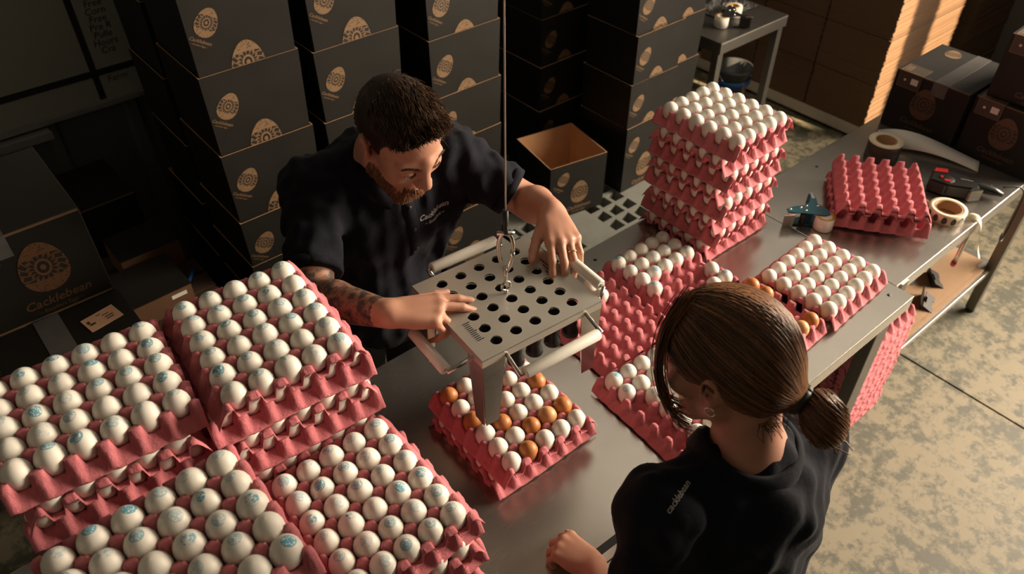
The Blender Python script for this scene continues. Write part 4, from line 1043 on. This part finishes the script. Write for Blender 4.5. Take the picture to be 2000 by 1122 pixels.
# ------------------------------------------------------------------ the man
def build_man():
    base = Vector((.80, 1.60, 0)); t = thing('person', 'bearded man in navy polo shirt leaning over the table, hands on the lifter', 'person', base); inv = Matrix.Translation(-base)
    H = Head((.768, 1.292, 1.556), (.03, -.86, -.51), (.0, -.51, .86), 1.03)
    shR, shL = np.array((.630, 1.475, 1.385)), np.array((.958, 1.385, 1.388)); elR, elL = np.array((.497, 1.272, 1.262)), np.array((1.082, 1.222, 1.276))
    wrR, wrL = np.array((.548, 1.040, 1.346)), np.array((1.012, 1.068, 1.370))
    neck0 = np.array((.798, 1.425, 1.425))
    F = Field((.40, .86, 1.05), (1.18, 1.62, 1.75), .0042)
    H.build(F)
    F.cap(H.p(0, -.035, -.055), neck0, .057, .064, .02)
    F.cap(neck0, (.80, 1.46, 1.36), .062, .085, .03); F.cap(shR, shL, .055, .055, .03); F.cap((.80, 1.45, 1.36), (.80, 1.50, 1.15), .11, .12, .04)
    for sh, el, wr in ((shR, elR, wrR), (shL, elL, wrL)):
        F.cap(sh, el, .052, .043, .02); mid = el+(wr-el)*.30; F.chain([el, mid, wr], [.043, .0455, .029], .012)
    hR = hand(F, wrR+np.array((.006, -.004, .002)), (.87, -.48, -.10), (.02, -.10, 1), 1,
              ((8, 14, 10), (12, 16, 10), (52, 58, 30), (58, 62, 34)), k=1.04, thumb_dir=(.86, .46, -.12), thumb_bend=8)
    hL = hand(F, wrL+np.array((-.004, -.008, -.002)), (-.42, -.88, -.10), (.12, .0, 1), -1,
              ((22, 26, 18), (24, 28, 18), (26, 30, 20), (30, 34, 22)), k=1.04, thumb_dir=(.80, .55, -.20), thumb_bend=14)
    body = obj_from_field(F, 'body', [MT['skin_man'], MT['tattoo']], t, inv)
    # ink on the right forearm
    me = body.data; co = np.zeros(len(me.polygons)*3); me.polygons.foreach_get('center', co); co = co.reshape(-1, 3)+np.array(base)
    ax = wrR-elR; tt = ((co-elR) @ ax)/(ax @ ax); dist = np.linalg.norm(co-elR-np.clip(tt, 0, 1)[:, None]*ax, axis=1)
    me.polygons.foreach_set('material_index', ((tt > -.2) & (tt < .93) & (dist < .065)).astype(int).tolist())
    H.eyes(t, inv)
    b = MB(); a0 = wrL; 
    # shirt
    S = Field((.40, 1.14, .80), (1.20, 1.80, 1.52), .0062)
    S.cap((.80, 1.475, 1.35), (.80, 1.545, .86), .125, .135, .04); S.ell((.795, 1.44, 1.27), (.168, .118, .150), None, .05); S.ell((.795, 1.50, 1.02), (.172, .128, .20), None, .06)
    S.cap(shR, shL, .074, .074, .05); S.cap(neck0+np.array((0, .01, -.03)), (.80, 1.46, 1.34), .072, .12, .04)
    for sh, el, fr in ((shR, elR, .80), (shL, elL, .78)):
        e = sh+(el-sh)*fr; S.cap(sh, e, .070, .062, .035)
        d = (el-sh)/np.linalg.norm(el-sh)
    for sh, cx in ((shR, .74), (shL, .86)):      # pulled folds from the armpits
        for q in range(4): S.cap(sh+np.array((0, -.055, -.05-.02*q)), (cx, 1.372+.01*q, 1.20-.07*q), .014, .006, .018)
    S.wrinkle(.0046, 5, .055)
    for sh, el, fr in ((shR, elR, .80), (shL, elL, .78)):
        e = sh+(el-sh)*fr; d = (el-sh)/np.linalg.norm(el-sh)
        sl = S.sl(e-.11, e+.12); X, Y, Z = S.grid(sl); cut = ((X-e[0])*d[0]+(Y-e[1])*d[1]+(Z-e[2])*d[2]); near = np.sqrt((X-e[0])**2+(Y-e[1])**2+(Z-e[2])**2) < .10
        S.F[sl] = np.where(near, np.maximum(S.F[sl], cut.astype(np.float32)), S.F[sl])
    shirt = obj_from_field(S, 'polo_shirt', MT['navy'], t, inv)
    # sleeve cuffs
    for sh, el, fr in ((shR, elR, .80), (shL, elL, .78)):
        e = sh+(el-sh)*fr; d = (el-sh)/np.linalg.norm(el-sh); b = MB()
        b.tube([inv @ Vector(e-d*.024), inv @ Vector(e-d*.012), inv @ Vector(e)], [.0635, .0645, .0635], 32, cap=False); o = b.ob('cuff', MT['navy'], t); md = o.modifiers.new('s', 'SOLIDIFY'); md.thickness = .004
    collar_mesh(neck0+np.array((-.002, -.012, -.006)), ((.05, -.93, -.38), (0, -.30, .95)), .066, .030, .022, 12, t, inv)
    # placket and buttons
    bv = BVHTree.FromPolygons([v.co for v in shirt.data.vertices], [list(p.vertices) for p in shirt.data.polygons])
    rows = []
    for k in range(9):
        p = Vector((.790+.002*k, 1.0, 1.362-.022*k)); hL_ = []
        for dx in (-.015, .015):
            h = bv.ray_cast(inv @ (p+Vector((dx, 0, 0))), Vector((0, 1, 0)), 1.0); hL_.append((h[0] if h[0] else inv @ (p+Vector((dx, .35, 0))))+Vector((0, -.002, 0)))
        rows += hL_
    o = ob('placket', mesh_np('placket', rows, [(2*k, 2*k+1, 2*k+3, 2*k+2) for k in range(8)], MT['navy'], True), t); md = o.modifiers.new('s', 'SOLIDIFY'); md.thickness = .003; md.offset = 0
    for k in (1, 4, 7):
        c = (rows[2*k]+rows[2*k+1])/2; b = MB(); b.lathe([(.0001, .002), (.0045, .002), (.0055, 0)], 12); q = b.ob('button', MT['rubber'], o); q.location = c+Vector((0, -.003, 0)); q.rotation_euler = (PI/2, 0, 0)
    vd = Vector((.45, .75, -.40))
    project_text(WORD1, MT['thread'], shirt, (.862, 1.30, 1.295), (1, -.28, .04), (0.1, 1, -.12), .021, t, inv, .3, bold=.012)
    project_text('~ Excellent ~', MT['thread'], shirt, (.864, 1.30, 1.274), (1, -.28, .04), (0.1, 1, -.12), .0125, t, inv, .1, bold=.01)
    # trousers and shoes
    T = Field((.50, 1.35, .02), (1.12, 1.95, 1.00), .0125)
    T.ell((.80, 1.555, .92), (.165, .125, .14), None, .03)
    for q in (-1, 1): T.chain([(.80+q*.085, 1.56, .88), (.80+q*.10, 1.585, .50), (.80+q*.115, 1.63, .09)], [.098, .075, .058], .03)
    T.wrinkle(.003, 9, .10); obj_from_field(T, 'trousers', MT['trouser'], t, inv)
    for q in (-1, 1):
        B = Field((.80+q*.115-.09, 1.42, -.02), (.80+q*.115+.09, 1.80, .16), .008); x = .80+q*.118
        B.cap((x, 1.66, .05), (x, 1.50, .035), .045, .038, .02); B.cap((x, 1.645, .09), (x, 1.645, .05), .052, .05, .02); B.plane_cut((x, 1.6, 0.002), (0, 0, -1)); obj_from_field(B, 'shoe', MT['shoe'], t, inv)
    # wedding ring
    a, b2 = hL[2]; d = Vector(b2-a).normalized(); c = Vector(a)*.35+Vector(b2)*.65; u = d.orthogonal().normalized(); w = d.cross(u); b = MB()
    b.tube([inv @ (c+(u*math.cos(q)+w*math.sin(q))*.0100) for q in np.linspace(0, 2*PI, 25)], .0019, 8); b.ob('ring', MT['gold'], t)
    # hair: short sides, longer brushed top
    Hf = Field(H.c-.17, H.c+.17, .005)
    H.ell(Hf, (0, -.010, .042), (.0785, .1010, .0885), 0); H.ell(Hf, (0, -.045, .02), (.069, .064, .076), .02); H.ell(Hf, (0, .012, .082), (.064, .086, .048), .02)
    for q in (-1, 1): H.ell(Hf, (q*.085, .05, -.075), (.05, .085, .075), 0.006, True); H.ell(Hf, (q*.083, -.010, -.012), (.022, .026, .036), .004, True)
    H.ell(Hf, (0, .108, .006), (.076, .064, .106), .026, True); [H.ell(Hf, (q*.074, .062, .012), (.030, .034, .058), .014, True) for q in (-1, 1)]; H.ell(Hf, (0, .01, -.12), (.12, .10, .085), .01, True); H.ell(Hf, (0, -.1, -.12), (.1, .08, .055), .01, True)
    hair = obj_from_field(Hf, 'hair', MT['hair_man'], t, inv); set_tone(hair, .02)
    V, Q = np.array([v.co[:] for v in hair.data.vertices])+np.array(base), None
    nr = np.array([v.normal[:] for v in hair.data.vertices])
    def local(p): return (p-H.c) @ H.M/H.k
    L = local(V); paths = []
    for _ in range(7000):
        i = rng.integers(len(V)); lx, ly, lz = L[i]; top = np.clip((lz-.055)/.05, 0, 1)
        if nr[i] @ H.M[:, 2] < -.3 and lz < .0: continue
        fr = float(np.clip((ly-.035)/.04, 0, 1))
        ln = .006+.018*top+rng.random()*.006; side = np.sign(lx)*.25*(1-top)
        flow = H.M @ np.array([.5*top*(.35+rng.normal(0, .22))+side*.2, .80*top*(1-.45*fr)+(.0 if top > .1 else -.2)+rng.normal(0, .16), -.85*(1-top)*(1-fr)+.05+.55*fr]); d = nr[i]*(.12+.30*top*rng.random())+flow*.9; d /= np.linalg.norm(d)
        tf = math.sin(lx*95+1.7*math.sin(ly*60))*math.sin(ly*80+lx*40); d += top*(.30*tf*H.M[:, 0]+.18*max(tf, 0)*nr[i]); d /= np.linalg.norm(d); ln *= 1+.25*tf*top
        p0 = V[i]-nr[i]*.002; p1 = p0+d*ln*.5; d2 = d+flow*.5-nr[i]*.25; d2 /= np.linalg.norm(d2); paths.append([p0, p1, p1+d2*ln*.5])
    for _ in range(260):      # fringe standing off the forehead
        lx = rng.uniform(-.055, .06); p0 = H.p(lx, .066-.30*abs(lx)+rng.normal(0, .006), .118-.25*abs(lx)+rng.normal(0, .006)); d = H.M @ np.array([rng.normal(.15, .25), .75, .55+rng.normal(0, .25)]); d /= np.linalg.norm(d)
        ln = .022+.014*rng.random(); p1 = p0+d*ln*.55; d2 = d+H.M @ np.array([0.1, .1, -.45]); d2 /= np.linalg.norm(d2); paths.append([p0, p1, p1+d2*ln*.5])
    strands_mesh('hair_strands', paths, .0011, .0003, MT['hair_man'], t, inv)
    # beard, moustache, brows
    bv = BVHTree.FromPolygons([Vector(v.co)+base for v in me.vertices], [list(p.vertices) for p in me.polygons]); paths = []
    def seed(lx, ly, lz, dirl):
        o = Vector(H.p(lx, ly, lz)); d = Vector(H.M @ np.array(dirl)).normalized(); return bv.ray_cast(o, d, .2)
    n_ = 0
    while n_ < 3600:
        a = rng.uniform(-1.75, 1.75); z = rng.uniform(-.135, -.012)
        lim = -.070+.040*min(1, max(0, abs(a)-.45)/1.0)
        mou = abs(a) < .42 and -.064 < z < -.046
        if z > lim and not mou: continue
        if abs(a) < .30 and -.078 < z < -.063: continue
        if z > -.012-.0*abs(a): continue
        h = bv.ray_cast(Vector(H.p(.16*math.sin(a), .02+.16*math.cos(a), z-.02)), Vector(H.M @ np.array([-math.sin(a), -math.cos(a), .12])), .25); n_ += 1
        if h[0] is None: continue
        pl = local(np.array(h[0]))
        if abs(a) > 1.5 and pl[1] < -.005: continue
        nn = np.array(h[1]); dn = H.M @ np.array([rng.normal(0, .2), .1, -.9]); d = nn*.55+dn*.75; d /= np.linalg.norm(d); ln = (.009+.007*rng.random())*(1.15 if abs(a) < .6 else .7)
        p0 = np.array(h[0])-nn*.001; paths.append([p0, p0+d*ln*.5, p0+d*ln*.5+(d+dn*.4)/np.linalg.norm(d+dn*.4)*ln*.5])
    strands_mesh('beard', paths, .0011, .0004, MT['hair_beard'], t, inv)
    paths = []
    for q in (-1, 1):
        for _ in range(90):
            u = rng.random(); h = seed(q*(.014+.036*u), .17, .019+.005*math.sin(u*2.6)+rng.normal(0, .0018), (0, -1, 0))
            if h[0] is None: continue
            p0 = np.array(h[0]); d = H.M @ np.array([q*.95, -.15, .05]); paths.append([p0, p0+d*.004, p0+d*.008])
        for _ in range(60):
            u = rng.random(); h = seed(q*(.018+.028*u), .17, -.0055+.003*abs(u-.5)*2, (0, -1, 0))
            if h[0] is None: continue
            p0 = np.array(h[0]); d = H.M @ np.array([q*.3, .8, -.4]); paths.append([p0, p0+d*.004, p0+d*.007])
    strands_mesh('eyebrows', paths, .0007, .0003, MT['hair_man'], t, inv)
    return H, hL, wrL
manH, hL, wrL = build_man()

# ------------------------------------------------------------------ the woman
def build_woman():
    base = Vector((.80, .26, 0)); t = thing('person', 'woman in navy top, brown hair tied back, seen from behind', 'person', base); inv = Matrix.Translation(-base)
    H = Head((.780, .422, 1.556), (-.22, .93, -.33), (-.06, .33, .94), .92)
    shL, shR = np.array((.625, .385, 1.350)), np.array((.915, .320, 1.355)); elL, wrL = np.array((.520, .300, 1.08)), np.array((.655, .520, .948))
    elR, wrR = np.array((.975, .34, 1.09)), np.array((.955, .475, 1.00)); neck0 = np.array((.785, .352, 1.405))
    F = Field((.42, .14, .88), (1.10, .72, 1.72), .0042)
    H.build(F, False)
    F.cap(H.p(0, -.032, -.05), neck0, .050, .052, .02); F.cap(neck0, (.785, .33, 1.34), .052, .08, .03); F.cap(shL, shR, .046, .046, .03); F.cap((.785, .33, 1.34), (.79, .31, 1.05), .09, .10, .04)
    for sh, el, wr in ((shL, elL, wrL), (shR, elR, wrR)):
        F.cap(sh, el, .044, .037, .02); F.chain([el, el+(wr-el)*.3, wr], [.037, .038, .025], .012)
    hand(F, wrL, (-.12, .98, -.10), (.05, .0, 1), -1, ((48, 55, 30), (50, 58, 32), (54, 60, 34), (58, 62, 34)), k=.95, thumb_dir=(.88, .30, -.25), thumb_bend=8)
    hand(F, wrR, (-.75, .30, -.30), (.1, .6, .8), -1, ((40, 55, 30), (45, 58, 32), (50, 60, 34), (55, 62, 34)), k=.93)
    body = obj_from_field(F, 'body', MT['skin_woman'], t, inv); H.eyes(t, inv)
    S = Field((.40, .08, .80), (1.14, .62, 1.46), .0062)
    S.ell((.785, .32, 1.25), (.168, .100, .150), None, .05); S.cap((.788, .325, 1.32), (.795, .29, .88), .105, .118, .05); S.ell((.795, .30, .92), (.165, .115, .14), None, .05)
    S.cap(shL, shR, .062, .062, .05); S.cap(neck0+np.array((0, -.008, -.012)), (.785, .325, 1.31), .064, .10, .03)
    for sh, el, wr in ((shL, elL, wrL), (shR, elR, wrR)):
        S.cap(sh, el, .064, .058, .03); S.cap(el, el+(wr-el)*.62, .058, .046, .02)
    for q in range(4):
        S.cap(shR+np.array((-.02, -.05, -.06-.03*q)), (.80, .215, 1.10-.06*q), .010, .004, .022); S.cap(shL+np.array((.03, -.05, -.05-.03*q)), (.74, .22, 1.12-.06*q), .009, .004, .022)
    S.wrinkle(.0040, 21, .06)
    shirt = obj_from_field(S, 'sweatshirt', MT['navy'], t, inv)
    collar_mesh(neck0+np.array((0, -.002, .004)), ((.02, .95, .1), (0, .16, .98)), .063, .026, .006, 20, t, inv, fold=.9)
    project_text('cacklebean', MT['thread'], shirt, (.632, .365, 1.40), (.93, .20, .12), (.25, .35, -1), .0145, t, inv, .2)
    T = Field((.52, -.02, .02), (1.08, .58, .96), .0125); T.ell((.795, .28, .88), (.165, .120, .14), None, .03)
    for q in (-1, 1): T.chain([(.795+q*.085, .28, .84), (.795+q*.09, .29, .48), (.795+q*.10, .27, .09)], [.095, .068, .052], .03)
    T.wrinkle(.003, 4, .10); obj_from_field(T, 'trousers', MT['trouser'], t, inv)
    for q in (-1, 1):
        x = .795+q*.10; B = Field((x-.09, .10, -.02), (x+.09, .50, .16), .008); B.cap((x, .25, .05), (x, .40, .034), .042, .036, .02); B.cap((x, .265, .09), (x, .265, .05), .048, .047, .02); B.plane_cut((x, .3, .002), (0, 0, -1)); obj_from_field(B, 'shoe', MT['shoe'], t, inv)
    # hair: smooth cap drawn back to a low knot
    Hf = Field(H.c-.21, H.c+.21, .005); K = (0.004, -.112, -.050)
    H.ell(Hf, (0, -.010, .044), (.084, .108, .094), 0); H.ell(Hf, (0, -.050, .01), (.078, .072, .085), .02); H.cap(Hf, (0, -.085, -.03), K, .052, .020, .03)
    H.ell(Hf, (0, .088, -.030), (.070, .055, .100), .008, True)
    for q in (-1, 1): H.ell(Hf, (q*.080, .018, -.045), (.034, .045, .046), .008, True)
    H.ell(Hf, (0, .0, -.125), (.12, .085, .080), .01, True); H.ell(Hf, (0, -.075, -.135), (.1, .05, .055), .01, True)
    hair = obj_from_field(Hf, 'hair', MT['hair_woman'], t, inv); set_tone(hair, .10)
    bvh = BVHTree.FromPolygons([Vector(v.co)+base for v in hair.data.vertices], [list(p.vertices) for p in hair.data.polygons]); paths = []
    c0 = np.array([0, -.010, .030])
    def surf(dl, lift):
        o = Vector(H.p(*(c0+dl*.20))); d = Vector(H.M @ (-dl)); h = bvh.ray_cast(o, d, .3*H.k)
        return None if h[0] is None else np.array(h[0])+np.array(h[1])*lift
    dk = np.array(K)-c0; dk /= np.linalg.norm(dk)
    for _ in range(2600):
        az = rng.uniform(-PI, PI); el = rng.uniform(-.1, 1.5); ds = np.array([math.cos(el)*math.sin(az), math.cos(el)*math.cos(az), math.sin(el)])
        if ds[1] < -.55: continue
        om = math.acos(np.clip(ds @ dk, -1, 1)); pth = []; lift = rng.uniform(-.001, .0028); wv = rng.normal(0, .03); m = 13
        # leave the parting sideways first
        for q in np.linspace(0, .985, m):
            dd = (math.sin((1-q)*om)*ds+math.sin(q*om)*dk)/math.sin(om); dd = dd+np.array([wv*math.sin(q*PI), 0, -.16*math.sin(q*PI)*(1 if abs(ds[0]) > .2 else .4)]); dd /= np.linalg.norm(dd)
            s_ = surf(dd, lift*math.sin(PI*min(1, q+.15)))
            if s_ is None or (pth and np.linalg.norm(s_-pth[-1]) > .045): break
            pth.append(s_)
        if len(pth) > 5: paths.append(pth)
    strands_mesh('hair_strands', paths, .0016, .0009, MT['hair_woman'], t, inv)
    # knot: looped lengths round a core, and its tie
    kc = np.array((.008, -.148, -.080)); Kf = Field(H.p(*kc)-.08, H.p(*kc)+.08, .005); H.ell(Kf, kc, (.036, .034, .044), 0); H.ell(Kf, kc+np.array((.006, -.004, -.030)), (.026, .026, .030), .02)
    kn = obj_from_field(Kf, 'hair_knot', MT['hair_woman'], t, inv); set_tone(kn, .3); paths = []
    for _ in range(900):
        th = rng.uniform(-1.1, 1.1); ph0 = rng.uniform(0, 2*PI); rr = rng.uniform(.97, 1.07); pth = []; span = rng.uniform(1.6, 3.0); tilt = rng.normal(.5, .10)
        for q in np.linspace(0, 1, 11):
            ph = ph0+q*span; u = np.array([math.cos(ph)*math.cos(th), math.sin(ph)*math.cos(th), math.sin(th)]); Rm = np.array(Euler((tilt, .6+tilt*.5, 0)).to_matrix()); u = Rm @ u
            pth.append(H.p(*(kc+np.array((0.002, -.001, -.008))+u*np.array([.037, .036, .050])*rr)))
        paths.append(pth)
    for _ in range(14):       # loose ends under the knot
        a = rng.uniform(0, 6.28); p0 = kc+np.array((.02*math.cos(a), .02*math.sin(a), -.04)); e = p0+np.array((rng.normal(.01, .012), rng.normal(-.004, .012), -.014-.014*rng.random())); m_ = (p0+e)/2+rng.normal(0, .006, 3); paths.append([H.p(*p0), H.p(*m_), H.p(*e)])
    strands_mesh('knot_strands', paths, .0017, .0009, MT['hair_woman'], t, inv)
    b = MB(); ax = np.array(kc)-np.array(K); ax /= np.linalg.norm(ax); cc = np.array(K)+ax*.004; a_ = np.cross(ax, (1, 0, 0)); a_ /= np.linalg.norm(a_); b_ = np.cross(ax, a_)
    b.tube([inv @ Vector(H.p(*(cc+(a_*math.cos(w)+b_*math.sin(w))*.021))) for w in np.linspace(0, 2*PI, 25)], .0075, 8); b.ob('hair_tie', MT['rubber'], t)
    # lock hanging past the left cheek, and stray hairs
    paths = []
    for _ in range(90):
        j = rng.normal(0, .006, 3); k2 = rng.normal(0, .006, 3); w = rng.uniform(.6, 1.25)
        pts = [(-.020, .040, .134), (-.060, .062, .096), (-.074, .080, .035), (-.078, .082, -.030), (-.070, .070, -.085*w), (-.056, .050, -.112*w)]
        pth = [np.array(p)+j*(1-i/7)+k2*(i/5) for i, p in enumerate(pts)]; sm2 = []
        for i in range(len(pth)-1):
            p0, p1, p2, p3 = pth[max(i-1, 0)], pth[i], pth[i+1], pth[min(i+2, len(pth)-1)]
            for q in (0, .33, .66): sm2.append(H.p(*(.5*(2*p1+(p2-p0)*q+(2*p0-5*p1+4*p2-p3)*q*q+(3*p1-p0-3*p2+p3)*q**3))))
        paths.append(sm2)
    for _ in range(70):
        a = rng.uniform(-.9, .9); p0 = np.array((.05*math.sin(a*2), -.085+.02*abs(a), -.075)); e = p0+np.array((rng.normal(0, .02), -.015-.015*rng.random(), -.025*rng.random())); paths.append([H.p(*p0), H.p(*((p0+e)/2+rng.normal(0, .004, 3))), H.p(*e)])
    strands_mesh('loose_lock', paths, .0009, .0004, MT['hair_woman'], t, inv)
    b = MB(); cpt = H.p(-.080, -.002, -.046); b.tube([inv @ Vector(cpt+H.M @ np.array([0, .008*math.cos(w), .008*math.sin(w)])) for w in np.linspace(0, 2*PI, 17)], .0011, 6); b.ob('earring', MT['silver'], t)
    return t
build_woman()
def tablet():
    t = thing('tablet', 'dark-framed tablet with a pale page held against the table edge by the woman', 'tablet', (.745, .475, .912), R(-2))
    b = MB(); b.box((-.105, -.085, 0), (.105, .085, .009), .003); b.ob('case', MT['black_plastic'], t)
    b = MB(); b.box((-.098, -.080, .009), (.098, .066, .0096)); s = b.ob('page', MT['paper'], t)
    b = MB()
    for k in range(7): b.box((-.08, .045-k*.018, .0096), (-.02+.01*(k % 3), .048-k*.018, .0100))
    b.ob('writing_line', MT['ink'], s)
tablet()
